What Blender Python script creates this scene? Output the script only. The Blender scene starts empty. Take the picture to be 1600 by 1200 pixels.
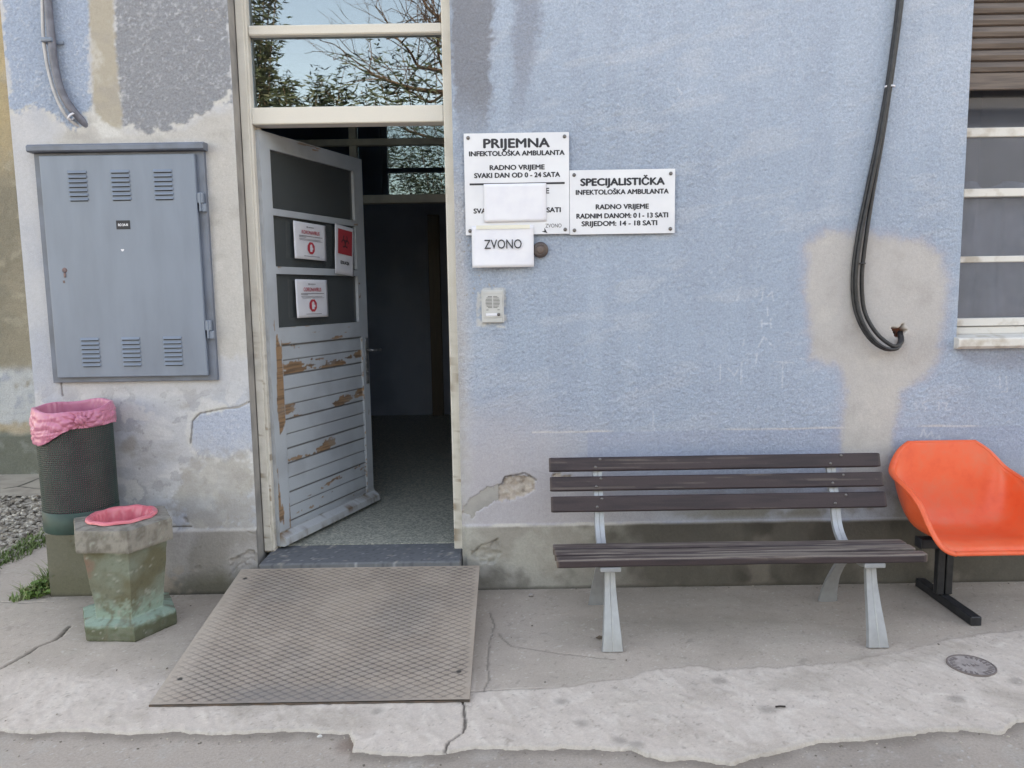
import bpy, bmesh, math, random
import numpy as np
from mathutils import Vector, Matrix
random.seed(7)
C = bpy.context.scene.collection
sc = bpy.context.scene
R = math.radians
# ------------------------------------------------------------------ camera, sky, sun, exposure
CAM = np.array([0, -4.04, 1.6]); F = 1200.0                       # eye point, focal length in photo pixels
_up = np.array([-160, 10200, 1200.]); _up /= np.linalg.norm(_up)
_x = np.array([math.cos(math.atan(160/10200)), math.sin(math.atan(160/10200)), 0])
ROT = np.stack([_x, np.cross(_up, _x), _up], 0)                   # camera axes -> world axes
cd = bpy.data.cameras.new("camera"); cam = bpy.data.objects.new("camera", cd); C.objects.link(cam)
cd.sensor_width = 36; cd.lens = 36*F/1600; cd.clip_start = .05; cd.clip_end = 2000
m4 = Matrix([list(ROT[i])+[CAM[i]] for i in range(3)]+[[0, 0, 0, 1]])
cam.matrix_world = m4
sc.camera = cam

SUN_EL, SUN_AZ = R(34), R(20)                                     # behind the building: the facade lies in its shade
w = bpy.data.worlds.new("World"); sc.world = w; w.use_nodes = True
nt = w.node_tree; bg = nt.nodes['Background']
sky = nt.nodes.new('ShaderNodeTexSky'); sky.sky_type = 'NISHITA'; sky.sun_disc = False
sky.sun_elevation = SUN_EL; sky.sun_rotation = SUN_AZ; sky.air_density = 1.0; sky.dust_density = 2.5; sky.ozone_density = 1.0
nt.links.new(sky.outputs[0], bg.inputs[0]); bg.inputs[1].default_value = 0.15
sd = bpy.data.lights.new("sun", 'SUN'); sun = bpy.data.objects.new("sun", sd); C.objects.link(sun)
sd.energy = 3.0; sd.angle = R(.5); sd.color = (1, .95, .87)
sdir = Vector((math.sin(SUN_AZ)*math.cos(SUN_EL), math.cos(SUN_AZ)*math.cos(SUN_EL), math.sin(SUN_EL)))
sun.rotation_euler = sdir.to_track_quat('Z', 'Y').to_euler(); sun.location = (0, 0, 20)
vs = sc.view_settings; vs.view_transform = 'Standard'; vs.look = 'None'; vs.gamma = 1; vs.use_curve_mapping = False
vs.exposure = 2.9
vs.use_white_balance = True; vs.white_balance_temperature = 10800; vs.white_balance_tint = 14

# ------------------------------------------------------------------ measuring helpers: where a ray of the survey photo meets a real plane
def ray(px, py): return ROT @ np.array([(px-800)/F, -(py-600)/F, -1.])
def atY(px, py, y=0.):
    r = ray(px, py); p = CAM + r*((y-CAM[1])/r[1]); return p
def PW(px, py, y=0.): p = atY(px, py, y); return (float(p[0]), float(p[2]))
def PG(px, py, z=0.):
    r = ray(px, py); p = CAM + r*((z-CAM[2])/r[2]); return (float(p[0]), float(p[1]))
def wl(pts, y=0.): return [PW(a, b, y) for a, b in pts]
def gl(pts): return [PG(a, b) for a, b in pts]

# ------------------------------------------------------------------ colours and noise
ALB = .80
def lin(v):
    v = np.asarray(v, float)/255.; return np.where(v <= .04045, v/12.92, ((v+.055)/1.055)**2.4)
def col(r, g, b, k=ALB): return lin((r, g, b))*k
def col4(r, g, b, k=ALB): return tuple(float(t) for t in col(r, g, b, k))+(1.,)
_perm = np.random.RandomState(3).rand(4096)
def vnoise(x, y, seed=0):
    xi = np.floor(x).astype(np.int64); yi = np.floor(y).astype(np.int64); fx = x-xi; fy = y-yi
    fx = fx*fx*(3-2*fx); fy = fy*fy*(3-2*fy)
    def h(a, b): return _perm[(a*374761393 + b*668265263 + seed*974711 + ((a*b) % 7919)*31) % 4093]
    return (h(xi, yi)*(1-fx)+h(xi+1, yi)*fx)*(1-fy)+(h(xi, yi+1)*(1-fx)+h(xi+1, yi+1)*fx)*fy
def fbm(x, y, freq, oct=4, seed=0, gain=.5):
    s = 0; a = 1; t = 0; x = np.asarray(x, float); y = np.asarray(y, float)
    for i in range(oct):
        ca, sa = math.cos(.6*i+.3), math.sin(.6*i+.3)
        s = s + a*vnoise((x*ca-y*sa)*freq+13.7*i, (x*sa+y*ca)*freq-7.1*i, seed+i*17); t += a; a *= gain; freq *= 2.03
    return s/t*2-1
def sm(a, b, x): t = np.clip((x-a)/(b-a), 0, 1); return t*t*(3-2*t)
def sd_poly(x, y, P):
    P = np.array(P); d = np.full(x.shape, 1e9); ins = np.zeros(x.shape, bool); n = len(P)
    for i in range(n):
        a = P[i]; b = P[(i+1) % n]; e = b-a; L = max(e@e, 1e-12)
        t = np.clip(((x-a[0])*e[0]+(y-a[1])*e[1])/L, 0, 1)
        d = np.minimum(d, np.hypot(x-a[0]-e[0]*t, y-a[1]-e[1]*t))
        c = (a[1] > y) != (b[1] > y)
        with np.errstate(divide='ignore', invalid='ignore'):
            ins ^= c & (x < (b[0]-a[0])*(y-a[1])/(b[1]-a[1]+1e-15)+a[0])
    return np.where(ins, -d, d)
def d_line(x, y, P):
    d = np.full(x.shape, 1e9)
    for a, b in zip(P[:-1], P[1:]):
        a = np.array(a); e = np.array(b)-a; L = max(e@e, 1e-12)
        t = np.clip(((x-a[0])*e[0]+(y-a[1])*e[1])/L, 0, 1)
        d = np.minimum(d, np.hypot(x-a[0]-e[0]*t, y-a[1]-e[1]*t))
    return d
def mixc(c, k, m): return c*(1-m[:, None])+np.asarray(k)[None, :]*m[:, None]

# ------------------------------------------------------------------ materials
def newmat(name):
    m = bpy.data.materials.new(name); m.use_nodes = True; nt = m.node_tree
    return m, nt, nt.nodes['Principled BSDF'], lambda t: nt.nodes.new(t)
def mat(name, c, rough=.6, c2=None, scale=20, thr=(.4, .6), bump=0, bscale=60, metal=0, spec=.5, stretch=None, coat=0, detail=6):
    m, nt, b, N = newmat(name); L = nt.links.new
    b.inputs['Roughness'].default_value = rough; b.inputs['Metallic'].default_value = metal
    b.inputs['Specular IOR Level'].default_value = spec; b.inputs['Coat Weight'].default_value = coat
    tc = N('ShaderNodeTexCoord'); mp = N('ShaderNodeMapping'); L(tc.outputs['Object'], mp.inputs[0])
    if stretch: mp.inputs['Scale'].default_value = stretch
    if c2 is not None:
        n = N('ShaderNodeTexNoise'); n.inputs['Scale'].default_value = scale; n.inputs['Detail'].default_value = detail
        L(mp.outputs[0], n.inputs['Vector'])
        r = N('ShaderNodeValToRGB'); r.color_ramp.elements[0].position = thr[0]; r.color_ramp.elements[1].position = thr[1]
        r.color_ramp.elements[0].color = c; r.color_ramp.elements[1].color = c2
        L(n.outputs[0], r.inputs[0]); L(r.outputs[0], b.inputs['Base Color'])
    else: b.inputs['Base Color'].default_value = c
    if bump:
        n2 = N('ShaderNodeTexNoise'); n2.inputs['Scale'].default_value = bscale; n2.inputs['Detail'].default_value = 4
        L(mp.outputs[0], n2.inputs['Vector'])
        bp = N('ShaderNodeBump'); bp.inputs['Strength'].default_value = bump; bp.inputs['Distance'].default_value = .004
        L(n2.outputs[0], bp.inputs['Height']); L(bp.outputs[0], b.inputs['Normal'])
    return m
def mat_vc(name, rough=.85, fine=.12, fscale=260, bump=.4, bscale=170, bdist=.004, spec=.3, speck=0, sscale=85):
    """colour from the mesh's own colour attribute, broken up by fine procedural grain; bump scaled by its grain attribute"""
    m, nt, b, N = newmat(name); L = nt.links.new
    b.inputs['Roughness'].default_value = rough; b.inputs['Specular IOR Level'].default_value = spec
    at = N('ShaderNodeAttribute'); at.attribute_name = 'Col'
    ga = N('ShaderNodeAttribute'); ga.attribute_name = 'grain'
    tc = N('ShaderNodeTexCoord')
    n = N('ShaderNodeTexNoise'); n.inputs['Scale'].default_value = fscale; n.inputs['Detail'].default_value = 3; L(tc.outputs['Object'], n.inputs['Vector'])
    mr = N('ShaderNodeMapRange'); mr.inputs[1].default_value = .25; mr.inputs[2].default_value = .75; mr.inputs[3].default_value = 1-fine; mr.inputs[4].default_value = 1+fine
    L(n.outputs[0], mr.inputs[0])
    mx = N('ShaderNodeVectorMath'); mx.operation = 'SCALE'; L(at.outputs['Color'], mx.inputs[0]); L(mr.outputs[0], mx.inputs['Scale'])
    out = mx.outputs[0]
    if speck:
        n3 = N('ShaderNodeTexNoise'); n3.inputs['Scale'].default_value = sscale; n3.inputs['Detail'].default_value = 2.5; n3.inputs['Roughness'].default_value = .65; L(tc.outputs['Object'], n3.inputs['Vector'])
        m3 = N('ShaderNodeMapRange'); m3.inputs[1].default_value = .3; m3.inputs[2].default_value = .7; m3.inputs[3].default_value = -speck; m3.inputs[4].default_value = speck; L(n3.outputs[0], m3.inputs[0])
        ma = N('ShaderNodeMath'); ma.operation = 'MULTIPLY_ADD'; L(m3.outputs[0], ma.inputs[0]); L(ga.outputs['Fac'], ma.inputs[1]); ma.inputs[2].default_value = 1.0
        m4_ = N('ShaderNodeVectorMath'); m4_.operation = 'SCALE'; L(out, m4_.inputs[0]); L(ma.outputs[0], m4_.inputs['Scale']); out = m4_.outputs[0]
    L(out, b.inputs['Base Color'])
    n2 = N('ShaderNodeTexNoise'); n2.inputs['Scale'].default_value = bscale; n2.inputs['Detail'].default_value = 4; n2.inputs['Roughness'].default_value = .6
    L(tc.outputs['Object'], n2.inputs['Vector'])
    ml = N('ShaderNodeMath'); ml.operation = 'MULTIPLY'; L(n2.outputs[0], ml.inputs[0]); L(ga.outputs['Fac'], ml.inputs[1])
    bp = N('ShaderNodeBump'); bp.inputs['Strength'].default_value = bump; bp.inputs['Distance'].default_value = bdist
    L(ml.outputs[0], bp.inputs['Height']); L(bp.outputs[0], b.inputs['Normal'])
    return m
def mat_glass(name, refl=.22, tint=(.75, .8, .8, 1), rough=0.0, rcol=(1, 1, 1, 1), dust=0, dcol=(.3, .32, .32, 1)):
    m, nt, b, N = newmat(name); L = nt.links.new; nt.nodes.remove(b)
    t = N('ShaderNodeBsdfTransparent'); t.inputs[0].default_value = tint
    g = N('ShaderNodeBsdfGlossy'); g.inputs['Roughness'].default_value = rough; g.inputs[0].default_value = rcol
    lw = N('ShaderNodeLayerWeight'); lw.inputs[0].default_value = .35
    mr = N('ShaderNodeMapRange'); mr.inputs[3].default_value = refl; mr.inputs[4].default_value = .95; L(lw.outputs['Fresnel'], mr.inputs[0])
    mx = N('ShaderNodeMixShader'); L(mr.outputs[0], mx.inputs[0]); L(t.outputs[0], mx.inputs[1]); L(g.outputs[0], mx.inputs[2])
    o = mx.outputs[0]
    if dust:
        d = N('ShaderNodeBsdfDiffuse'); d.inputs[0].default_value = dcol; m2 = N('ShaderNodeMixShader'); m2.inputs[0].default_value = dust; L(o, m2.inputs[1]); L(d.outputs[0], m2.inputs[2]); o = m2.outputs[0]
    L(o, nt.nodes['Material Output'].inputs[0]); return m

# ------------------------------------------------------------------ object helpers
def tag(o, label=None, cat=None, group=None, kind=None):
    if label: o['label'] = label
    if cat: o['category'] = cat
    if group: o['group'] = group
    if kind: o['kind'] = kind
    return o
def thing(name, label, cat, loc=(0, 0, 0), rz=0, group=None):
    o = bpy.data.objects.new(name, None); C.objects.link(o); o.location = loc; o.rotation_euler = (0, 0, rz); o.empty_display_size = .1
    return tag(o, label, cat, group)
class MB:
    def __init__(s): s.bm = bmesh.new()
    def box(s, x0, x1, y0, y1, z0, z1, bev=0, M=None, seg=1):
        r = bmesh.ops.create_cube(s.bm, size=1); v = r['verts']
        for p in v: p.co = Vector((x0+(p.co.x+.5)*(x1-x0), y0+(p.co.y+.5)*(y1-y0), z0+(p.co.z+.5)*(z1-z0)))
        if bev:
            es = list({e for p in v for e in p.link_edges})
            rr = bmesh.ops.bevel(s.bm, geom=es, offset=bev, segments=seg, affect='EDGES', profile=.5)
            v = list({p for f in rr['faces'] for p in f.verts} | {p for p in v if p.is_valid})
        if M is not None:
            for p in v: p.co = M @ p.co
        return v
    def prism(s, pts, ax, a, b):
        """pts: 2-D polygon; ax 'x','y','z' extrusion axis from a to b"""
        def mk(p, t): return {'x': (t, p[0], p[1]), 'y': (p[0], t, p[1]), 'z': (p[0], p[1], t)}[ax]
        A = [s.bm.verts.new(mk(p, a)) for p in pts]; B = [s.bm.verts.new(mk(p, b)) for p in pts]; n = len(pts)
        s.bm.faces.new(A[::-1]); s.bm.faces.new(B)
        for i in range(n): s.bm.faces.new((A[i], A[(i+1) % n], B[(i+1) % n], B[i]))
        return A+B
    def tube(s, pts, r, n=8, cap=True):
        pts = [Vector(p) for p in pts]; rs = r if isinstance(r, (list, tuple)) else [r]*len(pts); rings = []
        nrm = None
        for i, p in enumerate(pts):
            t = (pts[min(i+1, len(pts)-1)]-pts[max(i-1, 0)]).normalized()
            if nrm is None: nrm = t.orthogonal().normalized()
            nrm = (nrm-t*nrm.dot(t)).normalized(); bn = t.cross(nrm)
            rings.append([s.bm.verts.new(p+(nrm*math.cos(2*math.pi*k/n)+bn*math.sin(2*math.pi*k/n))*rs[i]) for k in range(n)])
        for a, b in zip(rings[:-1], rings[1:]):
            for k in range(n): s.bm.faces.new((a[k], a[(k+1) % n], b[(k+1) % n], b[k]))
        if cap: s.bm.faces.new(rings[0][::-1]); s.bm.faces.new(rings[-1])
    def lathe(s, prof, n=32, M=None, close=False):
        rings = []
        for r, z in prof:
            rings.append([s.bm.verts.new((r*math.cos(2*math.pi*k/n), r*math.sin(2*math.pi*k/n), z)) for k in range(n)])
        for a, b in zip(rings[:-1], rings[1:]):
            for k in range(n): s.bm.faces.new((a[k], a[(k+1) % n], b[(k+1) % n], b[k]))
        if close: s.bm.faces.new(rings[0][::-1]); s.bm.faces.new(rings[-1])
        if M is not None:
            for g in rings:
                for v in g: v.co = M @ v.co
    def build(s, name, m, parent=None, smooth=False, fixn=True):
        if fixn: bmesh.ops.recalc_face_normals(s.bm, faces=s.bm.faces[:])
        me = bpy.data.meshes.new(name); s.bm.to_mesh(me); s.bm.free()
        o = bpy.data.objects.new(name, me); C.objects.link(o); me.materials.append(m)
        if smooth: me.polygons.foreach_set('use_smooth', [True]*len(me.polygons))
        if parent: o.parent = parent
        return o
def setcol(me, c, grain=None):
    n = len(me.vertices); a = me.color_attributes.new('Col', 'FLOAT_COLOR', 'POINT')
    rgba = np.ones((n, 4), np.float32); rgba[:, :3] = np.clip(c, 0.004, .95); a.data.foreach_set('color', rgba.ravel())
    g = me.attributes.new('grain', 'FLOAT', 'POINT'); gv = np.full(n, 1. if grain is None else 0, np.float32)
    if grain is not None: gv[:] = grain
    g.data.foreach_set('value', gv)
def verts(me):
    a = np.empty(len(me.vertices)*3, np.float32); me.vertices.foreach_get('co', a); return a.reshape(-1, 3).astype(float)
def paint(o, fn, grain=None):
    p = verts(o.data); setcol(o.data, fn(p[:, 0], p[:, 1], p[:, 2]), grain)
def relief(name, us, vs_, fn, keep, m, parent=None, smooth=True, flip=False):
    """a finely gridded surface: fn(u, v) -> xyz, colour, grain ; keep(uc, vc) -> which cells exist"""
    U, V = np.meshgrid(us, vs_, indexing='ij'); nu, nv = U.shape
    xyz, c, g = fn(U.ravel(), V.ravel())
    uc = (us[:-1]+us[1:])/2; vc = (vs_[:-1]+vs_[1:])/2; UC, VC = np.meshgrid(uc, vc, indexing='ij')
    k = keep(UC, VC) if keep else np.ones(UC.shape, bool)
    I, J = np.nonzero(k); a = I*nv+J
    q = np.stack([a, a+nv, a+nv+1, a+1], 1)
    if flip: q = q[:, ::-1]
    used = np.zeros(nu*nv, bool); used[q.ravel()] = True; idx = np.cumsum(used)-1; q = idx[q]
    me = bpy.data.meshes.new(name); n = int(used.sum()); f = len(q)
    me.vertices.add(n); me.vertices.foreach_set('co', xyz[used].astype(np.float32).ravel())
    me.loops.add(f*4); me.loops.foreach_set('vertex_index', q.astype(np.int32).ravel())
    me.polygons.add(f); me.polygons.foreach_set('loop_start', np.arange(0, 4*f, 4, dtype=np.int32))
    me.update(calc_edges=True); me.validate()
    if smooth: me.polygons.foreach_set('use_smooth', np.ones(f, bool))
    me.materials.append(m); setcol(me, c[used], g[used])
    o = bpy.data.objects.new(name, me); C.objects.link(o)
    if parent: o.parent = parent
    return o
def steps(*segs):
    out = []
    for a, b, h in segs: out += list(np.linspace(a, b, max(1, int(round((b-a)/h))), endpoint=False))
    return np.array(out+[segs[-1][1]])
_cap = {}
def text(s, cx, cz, capH, width, m, parent, y=-.001, weight=0., name='lettering', M=None, part=None):
    """flat lettering: centred at (cx, cz) facing -y (or through M), scaled to a cap height and a width"""
    def mk(t):
        cu = bpy.data.curves.new('lettering', 'FONT'); cu.body = t; cu.align_x = 'CENTER'; cu.align_y = 'BOTTOM_BASELINE'; cu.size = 1; cu.resolution_u = 3
        o = bpy.data.objects.new('lettering', cu); C.objects.link(o); bpy.context.view_layer.update()
        dg = bpy.context.evaluated_depsgraph_get(); me = bpy.data.meshes.new_from_object(o.evaluated_get(dg)); bpy.data.objects.remove(o); bpy.data.curves.remove(cu); return me
    if 'H' not in _cap: v = verts(mk('H')); _cap['H'] = v[:, 1].max()-v[:, 1].min()
    me = mk(s); v = verts(me); k = (capH-1.4*weight)/_cap['H']
    kx = width/(v[:, 0].max()-v[:, 0].min()); xm = (v[:, 0].max()+v[:, 0].min())/2
    d = weight; shifts = [(0, 0), (d, 0), (-d, 0), (0, d*.7), (0, -d*.7)] if d else [(0, 0)]
    kx = (width-2*d)/(v[:, 0].max()-v[:, 0].min()); p = np.concatenate([np.stack([cx+sx+(v[:, 0]-xm)*kx, np.full(len(v), y-.00006*i), cz+sz-capH/2+v[:, 1]*k], 1) for i, (sx, sz) in enumerate(shifts)])
    if len(shifts) > 1:
        bm = bmesh.new()
        for i in range(len(shifts)): bm.from_mesh(me)
        bm.to_mesh(me); bm.free()
    if M is not None: p = np.array([list(M @ Vector(q)) for q in p])
    me.vertices.foreach_set('co', p.astype(np.float32).ravel()); me.update(); me.materials.clear(); me.materials.append(m)
    o = bpy.data.objects.new(name, me); C.objects.link(o); o.parent = parent
    return o
def join(objs, name, parent):
    me = bpy.data.meshes.new(name); bm = bmesh.new(); mats = []
    for o in objs:
        mm = o.data.materials[0]
        if mm not in mats: mats.append(mm)
        n0 = len(bm.faces); bm.from_mesh(o.data); bm.faces.ensure_lookup_table()
        for f in bm.faces[n0:]: f.material_index = mats.index(mm)
    bm.to_mesh(me); bm.free()
    for mm in mats: me.materials.append(mm)
    o2 = bpy.data.objects.new(name, me); C.objects.link(o2); o2.parent = parent
    for o in objs: bpy.data.objects.remove(o)
    return o2

# shared materials
M_wall = mat_vc('stucco_wall', .9, .10, 230, .7, 95, .009, .3, .145, 92)
M_pave = mat_vc('concrete_paving', .9, .08, 300, .35, 220, .004, .3, .09, 110)
M_vc = mat_vc('weathered_surface', .85, .10, 260, .35, 150, .003)
M_doorp = mat_vc('peeling_door_paint', .5, .05, 200, .25, 120, .002, spec=.45)
M_wood = mat_vc('weathered_bench_wood', .62, .12, 180, .3, 160, .002, spec=.4)
M_cream = mat('cream_frame_paint', col4(222, 217, 208), .5, col4(196, 186, 170), 9, (.45, .7), .25, 90)
M_white = mat('white_window_paint', col4(224, 221, 218), .5, col4(188, 178, 168), 14, (.5, .72), .25, 90)
M_glass = mat_glass('window_glass', .085, (.72, .78, .8, 1), 0, (.86, .94, 1, 1))
M_dglass = mat_glass('dusty_door_glass', .06, (.55, .6, .58, 1), .08, (1, 1, 1, 1), .45, (.125, .14, .15, 1))
M_dark = mat('blue_grey_hall_paint', col4(150, 162, 186), .6, col4(136, 148, 172), 3)
M_steelgrey = mat('grey_cabinet_enamel', col4(124, 138, 157), .42, col4(113, 126, 144), 3.5, (.38, .75), .10, 5, stretch=(3, 3, .7), detail=9)
M_steeldark = mat('dull_cabinet_enamel', col4(112, 123, 141), .5, col4(100, 108, 122), 9, (.4, .65), .1, 30)
M_black = mat('black_plastic', col4(32, 33, 38), .5, col4(48, 49, 54), 30)
M_ink = mat('black_ink', col4(38, 40, 50), .6)
M_red = mat('red_print', col4(205, 62, 78), .6)
M_paper = mat('white_paper', col4(232, 233, 242, .85), .7, col4(226, 227, 238, .85), 12)
M_sign = mat('white_sign_plastic', col4(228, 230, 238, .85), .4, col4(220, 222, 231, .85), 5)
M_screw = mat('screw_steel', col4(120, 116, 116), .4, metal=.7)
M_alu = mat('cast_aluminium', col4(176, 179, 185), .40, col4(164, 167, 172), 24, (.35, .7), .1, 120, metal=.35)

# ------------------------------------------------------------------ the building: rendered front wall
DX0, DX1, DZ1 = -1.393, -.283, 3.75            # door opening
WX0, WX1, WZ0, WZ1 = 2.343, 3.65, 1.285, 3.45   # window opening
CX = -2.53                                      # free corner of the front wall
building = thing('hospital_building', 'weathered blue stucco building with an open peeling door and a shuttered window', 'building')
Pz = {k: wl(v) for k, v in dict(
    darkL=[(178, -40), (357, -40), (362, 160), (335, 163), (318, 176), (295, 180), (285, 196), (240, 204), (190, 200), (183, 150)],
    blueL=[(5, -40), (140, -40), (143, 185), (118, 200), (92, 190), (62, 168), (14, 172)],
    beigeL=[(138, -40), (175, -40), (180, 90), (186, 130), (192, 205), (150, 196), (141, 100)],
    creamL=[(60, 235), (90, 215), (130, 180), (165, 190), (195, 203), (245, 206), (290, 200), (320, 178), (364, 172), (378, 300), (390, 560), (330, 560), (322, 222), (300, 222), (58, 240)],
    smear=[(128, 178), (140, 172), (165, 190), (190, 205), (196, 216), (160, 216), (145, 195)],
    blueP=[(299, 690), (301, 659), (313, 647), (348, 641), (372, 640), (398, 632), (399, 700), (372, 704), (352, 722), (338, 716), (312, 712)],
    darkR=[(700, -40), (776, -40), (768, 60), (770, 150), (764, 215), (712, 225)],
    darkR2=[(806, -40), (850, -40), (838, 80), (812, 195), (796, 190)],
    patch=[(1262, 385), (1290, 370), (1350, 365), (1375, 372), (1440, 380), (1470, 400), (1475, 440), (1465, 560), (1440, 590), (1405, 610), (1398, 650), (1392, 712), (1385, 760), (1316, 760), (1312, 705), (1318, 650), (1325, 610), (1310, 570), (1270, 560), (1265, 480)],
    chip1=[(722, 800), (735, 780), (760, 764), (783, 757), (788, 746), (818, 740), (837, 750), (835, 766), (815, 776), (790, 781), (765, 785), (738, 806)],
    chip2=[(738, 864), (750, 851), (766, 848), (776, 842), (780, 848), (782, 864), (774, 879), (750, 880)],
    chip3=[(862, 742), (893, 741), (892, 750), (866, 750)],
    chipL=[(362, 872), (392, 858), (402, 866), (400, 905), (370, 905)],
    hole=[(1393, 512), (1404, 513), (1411, 506), (1412, 514), (1417, 516), (1412, 522), (1409, 528), (1399, 527), (1396, 518)],
    windirt=[(1496, 548), (1640, 546), (1640, 600), (1590, 578), (1530, 572), (1500, 562)],
    icom=[(746, 449), (790, 449), (792, 512), (744, 510)],
    beigeLow=[(285, 735), (330, 705), (399, 710), (399, 830), (300, 828), (275, 780)]).items()}
crackL = [wl([(298, 692), (300, 659), (312, 646), (348, 639), (372, 637), (390, 628), (400, 622)]), wl([(96, 598), (98, 618)]),
          wl([(735, 782), (760, 765), (784, 756), (789, 745), (820, 739), (838, 750)]), wl([(738, 866), (751, 851), (766, 848), (778, 841)]),
          wl([(360, 900), (372, 884), (392, 872), (404, 880)]), wl([(265, 824), (300, 823)]), wl([(380, 826), (402, 835)])]
scr = [wl(l) for l in [
    [(1158, 448), (1151, 470)], [(1193, 452), (1190, 470)], [(1199, 464), (1206, 456), (1209, 471)], [(1199, 480), (1200, 493)],
    [(1190, 500), (1190, 513)], [(1190, 506), (1204, 505)], [(1204, 498), (1205, 513)], [(1161, 540), (1163, 531)], [(1185, 542), (1193, 526), (1206, 540)],
    [(1126, 570), (1125, 598)], [(1137, 575), (1148, 587), (1155, 574)], [(1159, 566), (1158, 600)], [(1210, 565), (1238, 567)], [(1223, 569), (1222, 606)], [(1183, 552), (1181, 568)],
    [(1427, 632), (1431, 629), (1432, 642)], [(1447, 628), (1441, 629), (1442, 634), (1447, 637), (1444, 642)], [(1464, 630), (1467, 628), (1466, 640)], [(1472, 629), (1480, 630), (1476, 640), (1486, 640)],
    [(1437, 686), (1443, 670), (1448, 684), (1455, 674), (1459, 688)], [(1463, 684), (1468, 681), (1468, 688)], [(1512, 688), (1520, 684)],
    [(1020, 642), (1022, 672)], [(1058, 138), (1066, 146), (1060, 152)], [(1562, 588), (1563, 612), (1574, 612), (1572, 588)], [(1250, 560), (1262, 562)], [(1545, 600), (1560, 604)],
    [(258, 20), (262, 24)], [(300, 60), (318, 64)], [(345, 62), (352, 56)], [(312, 56), (309, 62)], [(268, 4), (278, 12)]]]
def wall_fn(x, z):
    n1 = fbm(x, z, 1.3, 4, 1); n2 = fbm(x, z, 7, 4, 2); n3 = fbm(x, z, 30, 3, 3); n4 = fbm(x, z, 90, 2, 4)
    g = fbm(x, z, 84, 2, 9)                                         # sprayed plaster grain
    st = np.ones_like(x)                                           # how much of the grain survives
    c = np.tile(col(163, 178, 198), (len(x), 1))
    c = mixc(c, col(174, 188, 208), sm(-.1, .6, n1+.25*n2)*.6); c = mixc(c, col(158, 171, 190), sm(.0, .7, -n1+.3*n2)*.55)
    stk = fbm(x+.04*n2, z*.10, 11, 4, 12); fade_ = fbm(x, z*.8, .7, 3, 13)
    c = mixc(c, col(184, 194, 210), sm(.05, .45, stk+.4*fade_)*.2); c = mixc(c, col(150, 158, 176), sm(.05, .45, -stk-.4*fade_-.25*n2)*.15); c = mixc(c, col(176, 186, 202), sm(.0, .4, fade_)*.4)
    twl = fbm(x*.55+z*.85, z*2.4-x*.7, 5, 4, 14); c = mixc(c, col(190, 196, 208), sm(.18, .45, twl)*.30)
    c = mixc(c, col(168, 176, 197), sm(1.5, .7, z)*.55*(.6+.4*n2))
    c = mixc(c, col(208, 212, 222), sm(.3, .8, g+.2*n2)*.22)      # worn tips of the grain
    c = mixc(c, col(118, 126, 142), sm(.3, .75, -g+.2*n2-.05)*.22)  # shade painted into the pits, where bump alone reads weak
    st = st*(.72+.38*sm(-.35, .35, fbm(x, z, 1.7, 3, 15)))
    rt = x > DX1-.05; lf = x < DX0+.05
    def zone(k, amp=.03, e=.012, off=0.):
        return sm(e, -e, sd_poly(x, z, Pz[k])+amp*(n2*.5+n3*.5+n4*.25)+off)
    # right of the door
    m = zone('darkR', .05, .02)*sm(2.3, 2.7, z+.1*n2); c = mixc(c, col(130, 133, 143), m*.9)
    m = zone('darkR2', .05, .03)*sm(2.3, 2.8, z); c = mixc(c, col(140, 147, 162), m*.7)
    low = sm(.95, .42, z+.08*n2-.25*sm(.9, -.2, x))*rt
    c = mixc(c, col(181, 178, 186), low*.75*sm(1.1, .2, x)+low*.35); st *= 1-.75*low
    edge = sm(.10, .01, x-DX1+.03*n2)*rt*sm(2.4, 1.9, z); c = mixc(c, col(190, 188, 192), edge*.75)
    c = mixc(c, col(168, 164, 162), sm(.06, .0, x-DX1+.04*n3)*rt*sm(1.9, .9, z)*.6)
    mp = zone('patch', .035, .03); ring = zone('patch', .04, .05, -.02)
    c = mixc(c, col(177, 172, 184), ring*.7); c = mixc(c, mp[:, None]*0+col(190, 185, 182), mp) if False else mixc(c, col(190, 186, 186), mp)
    c = mixc(c, col(178, 173, 172), mp*sm(.1, .6, n2+.4*n1)*.6); c = mixc(c, col(199, 195, 193), mp*sm(.15, .6, -n2+n1*.5)*.6); st *= 1-.93*np.maximum(mp, ring*.7)
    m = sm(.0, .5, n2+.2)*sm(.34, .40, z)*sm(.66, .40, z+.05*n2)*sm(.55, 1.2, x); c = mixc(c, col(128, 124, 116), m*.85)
    m = sm(1.9, 2.1, x)*sm(.7, .45, z+.1*n1); c = mixc(c, col(130, 124, 120), m*.55)
    m = zone('windirt', .04, .03); c = mixc(c, col(140, 140, 152), m*.5)
    m = zone('icom', .01, .004); c = mixc(c, col(205, 205, 206), m*sm(-.3, .1, n3)*.9); st *= 1-.6*m
    sl = sm(.007, .003, np.abs(z-.862+.004*n2))*(x > .1)*(x < 2.72)*sm(-.15, .15, fbm(x, x*0, 3.1, 3, 40)+.05); c = mixc(c, col(208, 203, 206), sl*.85)
    c = mixc(c, col(152, 162, 190), sm(.862, .855, z)*sm(.6, .75, z)*(x > .4)*.35*(1-mp))
    # left of the door
    L = lf.astype(float)
    cl = np.tile(col(196, 197, 203), (len(x), 1))
    cl = mixc(cl, col(172, 178, 192), sm(-.1, .5, n1+.3*n2)*.8)
    ws = fbm(x*.7+z*.5, z*2.2, 9, 5, 21); cl = mixc(cl, col(214, 214, 217), sm(.0, .35, ws)*sm(1.2, 1.0, z)*.75)
    cl = mixc(cl, col(172, 170, 172), sm(.1, .5, -ws+.2*n1)*sm(1.25, 1.0, z)*.55)
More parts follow.
